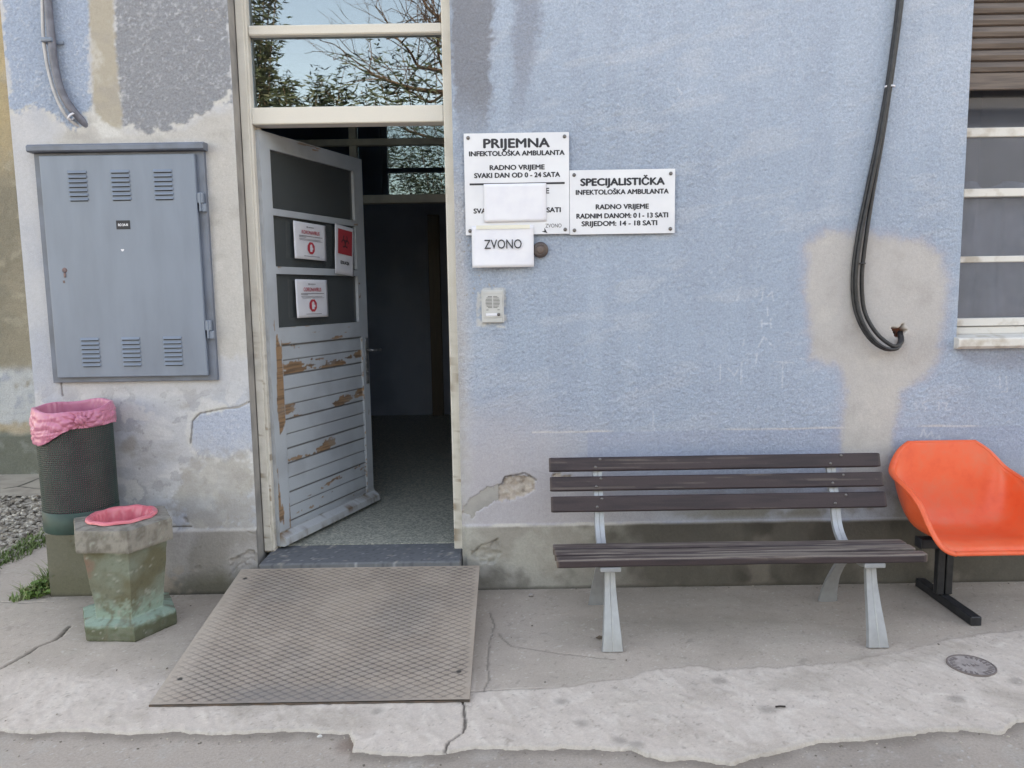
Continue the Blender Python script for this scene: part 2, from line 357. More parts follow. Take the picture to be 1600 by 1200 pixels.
    cl = mixc(cl, col(176, 184, 202), sm(.0, .5, fbm(x, z, 4, 4, 23))*sm(1.2, 1.0, z)*.6); cl = mixc(cl, col(160, 152, 144), sm(.22, .5, fbm(x, z, 6, 5, 24))*sm(1.2, 1.0, z)*.6)
    pk = fbm(x, z, 11, 5, 25); cl = mixc(cl, col(150, 146, 146), sm(.03, .0, np.abs(pk-.17))*sm(1.2, 1.05, z)*.5); fl = sm(.16, .18, pk)*sm(1.2, 1.05, z); cl = mixc(cl, col(166, 166, 174), fl*.55); fl2 = sm(.24, .27, fbm(x, z, 8, 5, 28))*sm(1.2, 1.0, z); cl = mixc(cl, col(214, 213, 214), fl2*.7)
    stl = np.full_like(x, .12)
    for k, kc, s_, a in (('beigeLow', (176, 170, 163), .1, .12), ('creamL', (194, 190, 187), .12, .03), ('blueL', (161, 176, 198), 1, .055), ('darkL', (146, 149, 157), 1, .06), ('beigeL', (178, 170, 158), .1, .022), ('smear', (212, 211, 210), .3, .03), ('blueP', (178, 187, 205), .6, .02)):
        m = zone(k, a, .011 if k not in ('beigeLow', 'creamL') else .03); rim_m = sm(.035, .0, np.abs(sd_poly(x, z, Pz[k])+a*(n2*.5+n3*.5)-.01))*sm(.0, .25, n3+.4*n4)*(k in ('darkL', 'blueL', 'blueP'))*sm(2.75, 2.6, z); kk = np.tile(col(*kc), (len(x), 1))
        if s_ > .5:
            kk = mixc(kk, col(210, 213, 221), sm(.3, .8, g+.4*n2+.1)*.35); kk = mixc(kk, col(112, 118, 132), sm(.35, .8, -g+.3*n2-.1)*.35)
        else: kk = mixc(kk, col(208, 205, 202), sm(.05, .5, n2+.3*n3)*.55); kk = mixc(kk, col(166, 160, 154), sm(.05, .5, fbm(x*.6+z, z*1.3-x*.4, 8, 5, 27))*.55)
        if k == 'darkL':
            kk = mixc(kk, col(205, 208, 215), sm(.50, .66, n3*.55+n2*.35+n4*.3+.1*g)*.8)
            kk = mixc(kk, col(150, 153, 166), sm(.0, .5, n1)*.7)
        if k == 'creamL': m = m*.85
        if k == 'beigeLow': m = m*.7
        if k == 'blueP': m = m*(.25+.75*sm(.70, .92, z+.07*n2+.05*n3))
        cl = cl*(1-m[:, None])+kk*m[:, None]; stl = stl*(1-m)+s_*m; cl = mixc(cl, col(208, 206, 203), rim_m*.75)
    c = c*(1-L[:, None])+cl*L[:, None]; st = st*(1-L)+stl*L
    # chips, cracks, scratches
    dy = np.zeros_like(x)
    for k, dp in (('chip1', .012), ('chip2', .012), ('chip3', .006), ('chipL', .014)):
        m = zone(k, .03, .003); cc = mixc(np.tile(col(186, 174, 166), (len(x), 1)), col(138, 124, 116), sm(.0, .5, fbm(x, z, 45, 3, 33))*.75)
        cc = mixc(cc, col(200, 190, 182), sm(.1, .5, fbm(x, z, 38, 3, 34))*.7)
        c = c*(1-m[:, None])+cc*m[:, None]; dy += m*(dp+.010*fbm(x, z, 38, 3, 33)); st *= 1-.5*m
    pits = sm(.62, .72, fbm(x, z, 16, 3, 50))*L*sm(1.3, 1.1, z)*.9; c = mixc(c, col(140, 134, 132), pits*.6); dy += pits*.004
    for l in crackL:
        m = sm(.006, .0015, d_line(x+.004*n3, z+.004*n2, l)); c = mixc(c, col(92, 86, 84), m*.8); dy += m*.006
    for l in scr:
        m = sm(.006, .001, d_line(x, z, l))*sm(-.5, .1, n3+.5*n4+.15); c = mixc(c, col(212, 216, 226), m*.5)
    m = zone('hole', .004, .003); c = mixc(c, col(128, 78, 64), m*sm(-.5, .2, n3+.3)); c = mixc(c, col(70, 50, 46), m*sm(.1, .4, -n3)); dy += m*.045
    m2 = sm(.012, 0, np.abs(sd_poly(x, z, Pz['hole'])-.006)+.004*n3); c = mixc(c, col(205, 196, 190), m2*.5)
    # plinth
    led = .358+.006*n2
    pl = sm(led+.006, led-.006, z)
    pc = mixc(np.tile(col(172, 169, 163), (len(x), 1)), col(94, 90, 85), sm(.25, .75, x+.35*n1+.2*n2)*rt)  # right-hand plinth tones also deepened for the shade under the bench
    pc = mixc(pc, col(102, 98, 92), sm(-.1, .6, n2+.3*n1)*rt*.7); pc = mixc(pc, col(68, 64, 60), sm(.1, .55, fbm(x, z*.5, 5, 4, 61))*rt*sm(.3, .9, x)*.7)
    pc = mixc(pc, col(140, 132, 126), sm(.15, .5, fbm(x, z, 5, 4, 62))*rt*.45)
    pcl = mixc(np.tile(col(182, 178, 179), (len(x), 1)), col(154, 149, 144), sm(-.1, .4, fbm(x, z*.6, 5, 4, 63))*.8)
    pcl = mixc(pcl, col(112, 108, 94), sm(.18, .03, z+.07*n2)*.85); pcl = mixc(pcl, col(184, 168, 154), sm(.25, .45, n2+n1*.4)*sm(.2, .1, z)*.6)
    pcl = mixc(pcl, col(108, 106, 90), sm(-2.0, -2.2, x+.08*n2)*.9)
    pc = pc*(1-L[:, None])+pcl*L[:, None]
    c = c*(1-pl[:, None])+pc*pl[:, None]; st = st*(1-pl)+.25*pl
    hl = sm(.009, .003, np.abs(z-led))*sm(-.3, .2, n2+.2); c = mixc(c, col(196, 190, 184), hl*np.where(rt, sm(.9, .3, x)*.9+.25, .7))
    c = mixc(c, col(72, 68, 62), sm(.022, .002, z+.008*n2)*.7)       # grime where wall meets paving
    c = c*(1+.05*n4[:, None])
    # relief
    fade = np.minimum.reduce([sm(0, .02, x-CX), np.where(x > WX0-.1, np.where((z > WZ0-.06), sm(0, .02, np.abs(x-WX0)), 1), 1), np.where(z < DZ1, np.where(lf, sm(0, .02, DX0-x), np.where(x < DX1+.1, sm(0, .02, x-DX1), 1)), 1)])
    y = (-.0026*st*g-.0010*n4*(.4+st)-.005*n1*.8-.0018*n2*(1-st))*fade + dy*fade - .016*pl*np.where(rt & (x < DX1+.02), .3, 1)
    fine = (x < 2.95) & (z < 3.3)
    y = np.where(fine, y, 0)
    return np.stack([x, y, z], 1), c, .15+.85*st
h = .0058
xs = steps((CX, DX0, h), (DX0, DX1, .1), (DX1, WX0, h), (WX0, 2.95, h), (2.95, WX1, .08), (WX1, 9, .4))
zs = steps((-.03, WZ0, h), (WZ0, 3.3, h), (3.3, WZ1, .05), (WZ1, DZ1, .06), (DZ1, 6, .3))
def wall_keep(x, z):
    return ~(((x > DX0) & (x < DX1) & (z < DZ1)) | ((x > WX0) & (x < WX1) & (z > WZ0) & (z < WZ1)))
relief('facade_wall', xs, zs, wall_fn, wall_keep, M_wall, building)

# outer shell so that the block really shades the forecourt
M_shell = mat('plain_blue_render', col4(160, 173, 195), .9, col4(175, 178, 186), 2, bump=.3)
b = MB()
b.box(CX, CX+.25, .02, 10, -.1, 6); b.box(8.75, 9, .02, 10, -.1, 6); b.box(CX+.25, 8.75, 9.75, 10, -.1, 6)
b.build('outer_wall', M_shell, building)
b = MB(); b.box(CX-.4, 9.4, -.35, 10.4, 6.0, 6.25); b.build('roof', mat('roof_concrete', col4(140, 135, 130), .9, col4(120, 116, 112), 3), building)

# ---- doorway: reveals, frame, transom lights, threshold
M_reveal = mat('plaster_reveal', col4(172, 168, 165), .9, col4(140, 138, 138), 5, (.4, .65), .4, 60)
b = MB()
b.box(DX0-.2, DX0, .004, .30, .0, DZ1); b.box(DX1, DX1+.2, .004, .30, .0, DZ1); b.box(DX0, DX1, .004, .3, DZ1, DZ1+.2)
b.build('door_reveal', M_reveal, building)
def frame_paint(x, y, z):
    n = fbm(x*3+y*5, z, 9, 4, 70); n2 = fbm(x*22+y*16, z*7, 3, 5, 71)
    c = mixc(np.tile(col(224, 219, 212), (len(x), 1)), col(206, 199, 190), sm(-.1, .5, n)*.6)
    lowm = sm(2.1, .5, z)
    c = mixc(c, col(150, 128, 108), sm(.36, .46, n2+.2*n+.2*lowm-.12)*lowm*.8)
    c = mixc(c, col(172, 166, 152), sm(.1, .5, -n2)*.5*lowm); return c
def gridbox(mb, x0, x1, y0, y1, z0, z1, bev, nz):
    v = mb.box(x0, x1, y0, y1, z0, z1, bev)
    return v
def slice_bm(mb, axis, lo, hi, step):
    k = lo+step; no = [0, 0, 0]; no[axis] = 1
    while k < hi:
        co = [0, 0, 0]; co[axis] = k
        bmesh.ops.bisect_plane(mb.bm, geom=mb.bm.verts[:]+mb.bm.edges[:]+mb.bm.faces[:], plane_co=co, plane_no=no); k += step
FL, FR = -1.335, -.335
b = MB()
b.box(DX0+.002, FL, .10, .20, .19, DZ1, .005); b.box(FR, DX1-.002, .10, .20, .19, DZ1, .005)
b.box(FL+.001, FL+.018, .155, .198, .20, 2.495, .003); b.box(DX0+.004, FL-.012, .088, .0995, .2, DZ1, .004)
b.box(FL, FR, .10, .20, 2.497, 2.583, .005); b.box(FL, FR, .112, .19, 2.945, 2.995, .006); b.box(FL, FR, .10, .20, 3.68, DZ1, .005)
slice_bm(b, 2, .19, 3.3, .009)
fr = b.build('door_frame', M_vc, building); paint(fr, frame_paint, .6)
for z0, z1 in ((2.583, 2.945), (2.995, 3.68)):
    p = MB(); p.box(FL+.001, FR-.001, .150, .154, z0+.001, z1-.001); p.build('transom_pane', M_glass, fr)
def sill_fn(x, y, z):
    n = fbm(x, y, 26, 4, 80); n2 = fbm(x, y, 120, 2, 81)
    c = mixc(np.tile(col(108, 111, 117), (len(x), 1)), col(150, 146, 142), sm(.25, .45, n+.5*np.abs(x+.84)-.28)); c = mixc(c, col(190, 192, 196), sm(.5, .7, n2)*.5)
    return mixc(c, col(66, 70, 78), sm(.3, .6, -n2)*.5)
b = MB(); b.box(-1.36, -.288, -.105, .20, .05, .196, .008); slice_bm(b, 0, -1.36, -.288, .012); slice_bm(b, 1, -.105, .2, .012)
th = b.build('threshold_step', M_vc, building); paint(th, sill_fn, .4)
# ---- open door leaf (local: x along its width, y through its thickness, z up), hinged at the left jamb, swung inwards
door = bpy.data.objects.new('door', None); C.objects.link(door); door.parent = building; door.location = (-1.312, .135, 0); door.rotation_euler = (0, 0, R(69))
door['label'] = 'white wooden door swung inwards, glazed above and peeling boards below'
Z0, Z1, GW0, GW1, GZ0, GZ1, W = .212, 2.478, .082, .915, 1.432, 2.392, 1.004
MUN = [(1.748, .020), (2.062, .018)]
pitch = .0838; BZ1 = 1.335
def door_fn(s, z):
    n = fbm(s, z, 6, 4, 90); n2 = fbm(s*5, z*26, 1.0, 5, 91); n3 = fbm(s, z, 40, 3, 92)
    c = mixc(np.tile(col(188, 196, 205), (len(s), 1)), col(172, 178, 187), sm(-.2, .5, n)*.7)
    y = np.full_like(s, .0)
    inb = (s > .105) & (s < .925) & (z > .285) & (z < BZ1)
    k = np.floor((BZ1-z)/pitch); t = (BZ1-z)/pitch-k
    y = np.where(inb, .012-.004*t, y)                               # clapboards set back, each lapping the next
    gr = inb & (t < .085); y = np.where(gr, .017, y)
    c = mixc(c, col(96, 92, 90), gr*.85)
    sh = np.array([.1, .75, .2, .12, .62, .05, .12, .52, .25, .08, .42, .50, .1])[np.clip(k, 0, 12).astype(int)]
    pe = sm(.0, .06, n2*.8+.25*n3+sh*.95-.62-.25*np.abs(t-.45))*inb
    # bare wood on the hinge stile and lock stile
    st = (s < .10) | (s > .93)
    pe2 = sm(.0, .05, fbm(s*14, z*2.4, 2.0, 5, 94)+.9*sm(1.55, 1.35, z)*sm(.75, 1.05, z)*(s < .1)*sm(.02, .06, s)+.34*sm(1.4, 1.0, z)-.72)*st
    pe3 = sm(.0, .08, fbm(s*4, z*30, 1.5, 4, 95)-.42+.2*sm(1.5, 1.3, z))*(~inb)*(~st)
    P = np.clip(pe+pe2+pe3, 0, 1)
    wood = mixc(np.tile(col(168, 134, 106), (len(s), 1)), col(126, 100, 82), sm(-.1, .4, fbm(s*3, z*60, 2, 3, 96))); wood = mixc(wood, col(160, 150, 142), sm(.1, .5, n)*.6)
    c = c*(1-P[:, None])+wood*P[:, None]; y = y+P*.0016
    c = mixc(c, col(150, 148, 146), sm(.55, .25, z)*sm(.0, .5, n2)*.4)
    y = y + .0008*n2
    return np.stack([s, y, z], 1), c, .5+P*.5
def door_keep(s, z):
    g = (s > GW0) & (s < GW1) & (z > GZ0) & (z < GZ1)
    for zm, hw in MUN: g &= ~(np.abs(z-zm) < hw)
    return ~g
us = steps((0, GW0, .005), (GW0, GW1, .005), (GW1, W, .005))
zz = [Z0, GZ0]+[q for zm, hw in MUN for q in (zm-hw, zm+hw)]+[GZ1, Z1]
vz = steps(*[(a, b_, .0045) for a, b_ in zip(zz[:-1], zz[1:])])
leaf = relief('door_leaf', us, vz, door_fn, door_keep, M_doorp, door)
M_dpaint = mat('white_door_paint', col4(186, 192, 200), .5, col4(170, 172, 176), 12, (.45, .7), .2, 90)
b = MB()
for x0, x1, z0, z1 in ((.0, GW0-.0002, Z0, Z1), (GW1+.0002, W, Z0, Z1), (GW0, GW1, Z0, GZ0-.0002), (GW0, GW1, GZ1+.0002, Z1)): b.box(x0, x1, .018, .046, z0, z1)
for x0, x1, z0, z1 in ((.0, .004, Z0, Z1), (W-.004, W, Z0, Z1), (.004, W-.004, Z1-.004, Z1), (.004, W-.004, Z0, Z0+.004)): b.box(x0, x1, .001, .018, z0, z1)
for zm, hw in MUN: b.box(GW0, GW1, .0055, .04, zm-hw+.0005, zm+hw-.0005)
for x0, x1 in ((GW0-.006, GW0), (GW1, GW1+.006)): b.box(x0, x1, .003, .018, GZ0, GZ1)
b.box(GW0, GW1, .003, .018, GZ1, GZ1+.005); b.box(GW0, GW1, .003, .018, GZ0-.005, GZ0)
for (a_, b_) in ((GZ0, MUN[0][0]-.02), (MUN[0][0]+.02, MUN[1][0]-.018), (MUN[1][0]+.018, GZ1)):   # putty fillets
    b.box(GW1-.014, GW1-.0005, .002, .022, a_+.001, b_-.001, .003); b.box(GW0+.0005, GW0+.008, .004, .022, a_+.001, b_-.001, .002)
b.build('door_core', M_dpaint, door)
zc = [GZ0, MUN[0][0]-.02, MUN[0][0]+.02, MUN[1][0]-.018, MUN[1][0]+.018, GZ1]
for i in (0, 2, 4):
    b = MB(); b.box(GW0-.003, GW1+.003, .020, .024, zc[i]-.003, zc[i+1]+.003); b.build('pane', M_dglass, door)
b = MB(); b.prism([(-.002, .295), (-.002, .285), (-.045, .262), (-.048, .225), (-.030, .214), (.0, .214)], 'x', -.004, W+.004)
slice_bm(b, 0, 0, W, .008); o = b.build('drip_board', M_vc, door)
def drip_c(x, y, z):
    n = fbm(x, z*5+y*5, 14, 5, 97); c = mixc(np.tile(col(190, 194, 200), (len(x), 1)), col(150, 146, 142), sm(.0, .4, n)); return mixc(c, col(130, 104, 84), sm(.32, .45, n))
paint(o, drip_c, .6)
b = MB(); b.box(.958, .992, -.007, .0, 1.02, 1.325, .003, seg=2); b.tube([(.975, -.004, 1.243), (.975, -.045, 1.243), (.982, -.055, 1.243), (1.055, -.058, 1.241), (1.075, -.05, 1.241)], .009, 8)
b.tube([(.975, -.012, 1.1), (.975, -.004, 1.1)], .009, 10)
b.build('handle', mat('worn_handle_metal', col4(150, 152, 156), .4, col4(110, 112, 116), 30, metal=.6), door, True)
# ---- hall behind the door
m, nt_, bs, N = newmat('terrazzo_floor'); bs.inputs['Roughness'].default_value = .45
vo = N('ShaderNodeTexVoronoi'); vo.inputs['Scale'].default_value = 95; tc = N('ShaderNodeTexCoord'); nt_.links.new(tc.outputs['Object'], vo.inputs['Vector'])
rp = N('ShaderNodeValToRGB'); e = rp.color_ramp.elements; e[0].position = 0; e[0].color = col4(128, 132, 126); e[1].position = 1; e[1].color = col4(206, 202, 190)
e2 = rp.color_ramp.elements.new(.5); e2.color = col4(164, 166, 158)
sp = N('ShaderNodeSeparateColor'); nt_.links.new(vo.outputs['Color'], sp.inputs[0]); nt_.links.new(sp.outputs[0], rp.inputs[0]); nt_.links.new(rp.outputs[0], bs.inputs['Base Color'])
b = MB(); b.box(-2.2, 1.0, .2, 8.5, .05, .198); b.build('hall_floor', m, building)
b = MB(); b.box(-2.27, -2.2, .26, 8.5, .05, 4); b.box(1.0, 1.1, .26, 8.5, .05, 4); b.box(-2.2, 1.0, 8.5, 8.6, .05, 4)
b.box(-2.2, DX0-.002, .28, .33, .198, 4); b.box(DX1+.002, 1.0, .28, .33, .198, 4); b.box(DX0-.002, DX1+.002, .28, .33, DZ1, 4)
b.build('hall_wall', M_dark, building)
b = MB(); b.box(-2.2, 1.0, .33, 8.5, 3.85, 4); b.build('hall_ceiling', M_dark, building)
M_idoor = mat('dim_corridor_paint', col4(146, 156, 178), .6, col4(132, 142, 162), 2)
M_ipaint = mat('beige_partition_paint', col4(176, 168, 156), .5, col4(160, 152, 142), 8)
b = MB()
b.box(-2.2, 1.0, 2.38, 2.46, 2.352, 2.42, .004); b.box(-2.2, 1.0, 2.385, 2.455, 2.815, 2.868, .004); b.box(-2.2, 1.0, 2.38, 2.46, 3.3, 3.36, .004)
for xm in (-1.265, .2): b.box(xm-.03, xm+.03, 2.383, 2.457, 2.42, 2.815, .004); b.box(xm-.03, xm+.03, 2.383, 2.457, 2.868, 3.3, .004)
for xm in (-1.6, .35): b.box(xm-.04, xm+.04, 2.38, 2.46, .198, 2.352, .004)
ip = b.build('inner_partition', M_ipaint, building)
for x0, x1 in ((-2.19, -1.3), (-1.23, .165)):
    for z0, z1 in ((2.422, 2.813), (2.87, 3.298)):
        b = MB(); b.box(x0+.003, x1-.003, 2.416, 2.42, z0, z1); b.build('partition_pane', M_glass, ip)
for x0, x1 in ((-2.199, -1.642), (.392, .999)):
    b = MB(); b.box(x0, x1, 2.4, 2.44, .199, 2.351); b.build('partition_panel', M_dark, building)
b = MB(); b.box(-2.199, .999, 4.9, 4.95, .2, 3.849); b.build('corridor_wall', M_idoor, building)
b = MB(); b.box(-.93, -.80, 4.80, 4.899, .2, 2.50, .004); b.build('corridor_post', mat('brown_varnished_wood', col4(62, 50, 46), .35, col4(54, 44, 42), 6, stretch=(8, 8, 1)), building)
# ---- shuttered window
win = bpy.data.objects.new('window', None); C.objects.link(win); win.parent = building; win.location = (WX0, 0, WZ0)
def wbox(mb, x0, x1, y0, y1, z0, z1, bev=.003): mb.box(x0-WX0, x1-WX0, y0, y1, z0-WZ0, z1-WZ0, bev)
b = MB(); wbox(b, WX0-.2, WX0, .004, .3, WZ0, WZ1, 0); wbox(b, WX1, WX1+.2, .004, .3, WZ0, WZ1, 0); wbox(b, WX0, WX1, .004, .3, WZ1, WZ1+.1, 0); b.build('reveal', M_reveal, win)
b = MB()
wbox(b, WX0+.001, WX0+.05, .10, .17, 1.34, WZ1); wbox(b, WX1-.05, WX1-.001, .10, .17, 1.34, WZ1)
wbox(b, WX0+.05, WX1-.05, .085, .16, 2.068, 2.110); wbox(b, WX0+.05, WX1-.05, .12, .16, 1.727, 1.760, .004); wbox(b, WX0+.05, WX1-.05, .12, .17, 2.380, 2.428, .004)
wbox(b, WX0+.02, WX1-.02, .09, .17, 1.388, 1.430); wbox(b, WX0+.05, WX1-.05, .10, .16, 1.345, 1.384)
b.build('frame', M_white, win)
for z0, z1 in ((1.43, 1.727), (1.76, 2.068), (2.11, 2.38), (2.428, WZ1)):
    b = MB(); wbox(b, WX0+.05, WX1-.05, .134, .138, z0, z1, 0); b.build('pane', mat_glass('old_window_glass', .06, (.8, .82, .86, 1), .03, (.82, .92, 1, 1), .18, (.20, .215, .26, 1)) if z0 < 1.5 else bpy.data.materials['old_window_glass'], win)
b = MB(); b.prism([(-.045, 1.290-WZ0), (-.045, 1.325-WZ0), (-.04, 1.332-WZ0), (.105, 1.345-WZ0), (.105, 1.276-WZ0), (-.03, 1.276-WZ0)], 'x', -.012, WX1-WX0+.012); b.build('sill', M_white, win)
b = MB()
zb = 2.602; wbox(b, WX0+.004, WX1-.004, .045, .07, zb, zb+.082, .003)
k = 0
while zb+.085+k*.0575 < WZ1-.06:
    z0 = zb+.085+k*.0575; pts = [(.062, z0-WZ0), (.052, z0+.006-WZ0), (.046, z0+.026-WZ0), (.05, z0+.048-WZ0), (.060, z0+.0555-WZ0), (.068, z0+.0555-WZ0), (.068, z0-WZ0)]
    b.prism(pts, 'x', .004, WX1-WX0-.004); k += 1
b.build('roller_shutter', mat('brown_shutter_wood', col4(112, 98, 92), .55, col4(90, 78, 74), 4, stretch=(1, 8, 20), bump=.2), win)
b = MB(); n = 60; top = 2.15; cur = [[b.bm.verts.new((.06+i/n*1.2, .22+.028*math.sin(i*.9)+.012*math.sin(i*.37+j), 1.42+(top-1.42)*j/8-WZ0+(.02*math.sin(i*.5) if j == 8 else 0))) for j in range(9)] for i in range(n+1)]
for i in range(n):
    for j in range(8): b.bm.faces.new((cur[i][j], cur[i+1][j], cur[i+1][j+1], cur[i][j+1]))
o = b.build('curtain', mat('grey_net_curtain', col4(196, 200, 212), .9, col4(160, 164, 178), 5), win, True); sol = o.modifiers.new('thick', 'SOLIDIFY'); sol.thickness = .003
b = MB(); bx = (2.0, 4.2, .33, 3.0, .8, 3.8)
b.box(1.9, 2.0, .3, 3, .8, 3.8); b.box(4.2, 4.3, .3, 3, .8, 3.8); b.box(2, 4.2, 3, 3.1, .8, 3.8); b.box(2, 4.2, .3, 3, 3.7, 3.8); b.box(2, 4.2, .3, 3, .7, .8)
b.build('ward_room', mat('pale_room_paint', col4(150, 150, 150), .8, col4(138, 138, 140), 2), building)

# ------------------------------------------------------------------ recessed wing to the left
def wing_fn(x, z):
    n = fbm(x, z, 2, 4, 101); n2 = fbm(x, z, 8, 4, 102); g = fbm(x, z, 50, 2, 103)
    c = mixc(np.tile(col(152, 143, 128), (len(x), 1)), col(180, 162, 132), sm(2.45, 3.3, z+.25*n2)); c = mixc(c, col(132, 126, 114), sm(-.1, .5, n+.3*n2)*.7)
    c = mixc(c, col(176, 168, 152), sm(.2, .5, n2)*.5)
    c = mixc(c, col(188, 190, 194), sm(1.05, .95, z+.1*n2)*sm(-.4, .1, n2+.2)); c = mixc(c, col(160, 166, 180), sm(1.05, .9, z)*sm(.1, .4, n2)*.8)
    c = mixc(c, col(176, 156, 128), sm(.5, .44, z+.05*n2)*.8); c = mixc(c, col(112, 114, 106), sm(.42, .36, z+.03*n2)); c = mixc(c, col(140, 142, 138), sm(.36, .3, z)*sm(.1, .5, n2)*.7)
    c = c*(1+.07*g[:, None]); y = 3.0-.004*g-.006*n2-.02*sm(.39, .37, z)
    return np.stack([x, y, z], 1), c, np.ones_like(x)
wing = thing('wing_wall', 'ochre and grey stained wall of the recessed wing behind the corner', 'wall', (-5, 3, 0))
o = relief('wall_face', steps((-9, -5.4, .1), (-5.4, -2.5, .016)), steps((-.05, 3.9, .016), (3.9, 6, .2)), wing_fn, None, M_wall, wing); o.matrix_parent_inverse = Matrix.Translation((5, -3, 0))
b = MB(); b.box(-4, 2.48, .06, .36, -.05, 6); b.box(-4, 2.48, -.02, .5, 6.0, 6.12); b.build('wall_core', M_shell, wing)

# ------------------------------------------------------------------ ground
front = gl([(-400, 1138), (0, 1140), (60, 1143), (130, 1140), (200, 1146), (270, 1142), (340, 1145), (420, 1140), (500, 1143), (545, 1143), (552, 1160), (545, 1172), (580, 1176), (640, 1180), (690, 1176), (720, 1170), (760, 1166), (850, 1166), (930, 1168), (985, 1170), (1030, 1184), (1075, 1182), (1140, 1192), (1180, 1180), (1240, 1164), (1300, 1156), (1400, 1150), (1460, 1138), (1500, 1136), (1560, 1142), (1590, 1126), (1700, 1116)])
scr_t = gl([(738, 1084), (770, 1078), (850, 1076), (900, 1074), (940, 1066), (985, 1060), (1010, 1048), (1050, 1046), (1095, 1043), (1120, 1048), (1180, 1046), (1240, 1042), (1300, 1038), (1360, 1030), (1400, 1020), (1480, 1000), (1600, 985), (1750, 970)])
pcr = [(gl(l), w_) for l, w_ in (([(-80, 1085), (0, 1045), (30, 1030), (60, 1010), (85, 1000), (112, 978)], .010), ([(-60, 938), (0, 940), (40, 942), (72, 940)], .007), ([(722, 1092), (726, 1125), (722, 1145), (700, 1160), (694, 1174)], .0062),
       ([(735, 1082), (760, 1080), (800, 1078), (850, 1076)], .006), ([(766, 958), (772, 975), (766, 1000), (762, 1030), (764, 1062), (755, 1080)], .0055), ([(778, 990), (800, 1010), (880, 1022), (960, 1030)], .005), ([(0, 775), (20, 770), (40, 760), (62, 748)], .01))]
stains = gl([(877, 1098), (908, 1132), (970, 1158), (995, 1165), (1494, 1093), (1122, 1065), (590, 1112), (1200, 1110), (1588, 1066), (660, 990)])
marks = gl([(820, 1050), (1290, 950), (840, 960)])
X0P = -3.15; RXA, RXB = -1.46, -.18
def edge_d(x, y): return y-np.interp(x, [p[0] for p in front], [p[1] for p in front])      # > 0 on the paving
def pave_fn(x, y):
    n1 = fbm(x, y, 1.6, 4, 111); n2 = fbm(x, y, 8, 4, 112); n3 = fbm(x, y, 34, 3, 113); n4 = fbm(x, y, 90, 2, 114)
    ed = edge_d(x, y)+.018*n2+.008*n3
    ts = np.interp(x, [p[0] for p in scr_t], [p[1] for p in scr_t])
    sc_ = ts-y+.02*n2+.010*n3                                         # > 0 on the younger pale screed, right of the ramp
    lm = sm(-.75, -1.05, y+.22*n1+.08*n2+.05*(x+1.7))                  # left part fades without an edge
    right = x > -.17
    s = np.where(right, sm(-.05, .025, sc_)*.55+sm(-.006, .006, sc_)*.45, lm)
    c = mixc(np.tile(col(188, 175, 165), (len(x), 1)), col(173, 161, 151), sm(-.1, .5, n1+.3*n2)*.7); c = mixc(c, col(187, 177, 166), sm(.1, .6, n2-.2*n1)*.45)
    br = fbm(x*1.0+y*.5, y*.35-x*.12, 40, 2, 115); swirl = fbm(x+.12*n1, y+.12*n2, 22, 3, 116)
    cs = mixc(np.tile(col(209, 196, 187), (len(x), 1)), col(196, 183, 174), sm(.0, .6, n2+.4*n1)*.7); cs = mixc(cs, col(223, 212, 203), sm(.05, .5, swirl)*.55); cs = mixc(cs, col(184, 171, 161), sm(.25, .6, br)*.35)
    cs = mixc(cs, col(192, 180, 170), sm(.15, .6, fbm(x, y, 5, 4, 117))*.45)
    c = c*(1-s[:, None])+cs*s[:, None]
    rim = sm(.014, .002, np.abs(sc_))*right*sm(-.2, .3, n2+.1); c = mixc(c, col(150, 136, 124), rim*.35)
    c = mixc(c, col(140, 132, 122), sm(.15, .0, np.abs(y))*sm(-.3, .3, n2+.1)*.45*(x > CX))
    zc = .0022*n2+.0008*n3+s*(.004*np.where(right, 1, .5))+.0022*br*s+.0018*swirl*s
    dk = np.zeros_like(x)
    for l, w_ in pcr:
        d = d_line(x+.010*n2+.004*n3, y+.010*n2, l); m = sm(w_, w_*.35, d); c = mixc(c, col(84, 78, 70), m*(.85 if w_ > .0058 else .5)); zc -= m*(.012 if w_ > .0058 else .003)
    for (sx, sy) in stains:
        m = sm(.045, .01, np.hypot(x-sx, (y-sy)*1.2)+.025*n2); c = mixc(c, col(148, 140, 134), m*.6)
    sp = sm(.55, .7, fbm(x, y, 26, 3, 119)); c = mixc(c, col(142, 135, 128), sp*.45)
    sp = sm(.5, .7, fbm(x, y, 75, 2, 120)); c = mixc(c, col(128, 120, 112), sp*.4); sp = sm(.55, .72, fbm(x, y, 70, 2, 121)); c = mixc(c, col(222, 216, 208), sp*.4)
    dirt = sm(.05, .5, fbm(x, y*1.6, 3.2, 5, 123)); c = mixc(c, col(160, 149, 138), dirt*.35)
    e = sm(.03, .0, ed); c = mixc(c, col(176, 170, 164), e*.4); zc = zc-e*.002
    zz_ = zc-.06*sm(.001, -.016, ed)
    zz_ = np.where((x < X0P+.012*n2), -.06, zz_)
    bench_shade = sm(-.62, -.30, y+.12*n1+.05*n2)*sm(.1, .5, x+.2*n1)*sm(2.7, 2.2, x+.2*n1); c = mixc(c, col(134, 126, 117), bench_shade*.28)  # contact shade below the bench, painted into the paving colour
    c = c*(1+.045*n4[:, None])
    return np.stack([x, y, zz_], 1), c, np.full_like(x, .8)
h2 = .0068
px_ = steps((X0P-.03, 2.95, h2), (2.95, 9, .3)); py_ = steps((-1.72, .0, h2))
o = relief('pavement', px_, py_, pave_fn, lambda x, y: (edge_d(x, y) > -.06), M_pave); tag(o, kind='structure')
o = relief('side_path', steps((X0P-.03, CX+.02, .009)), steps((0, 3.02, .009)), pave_fn, None, M_pave); tag(o, kind='structure')
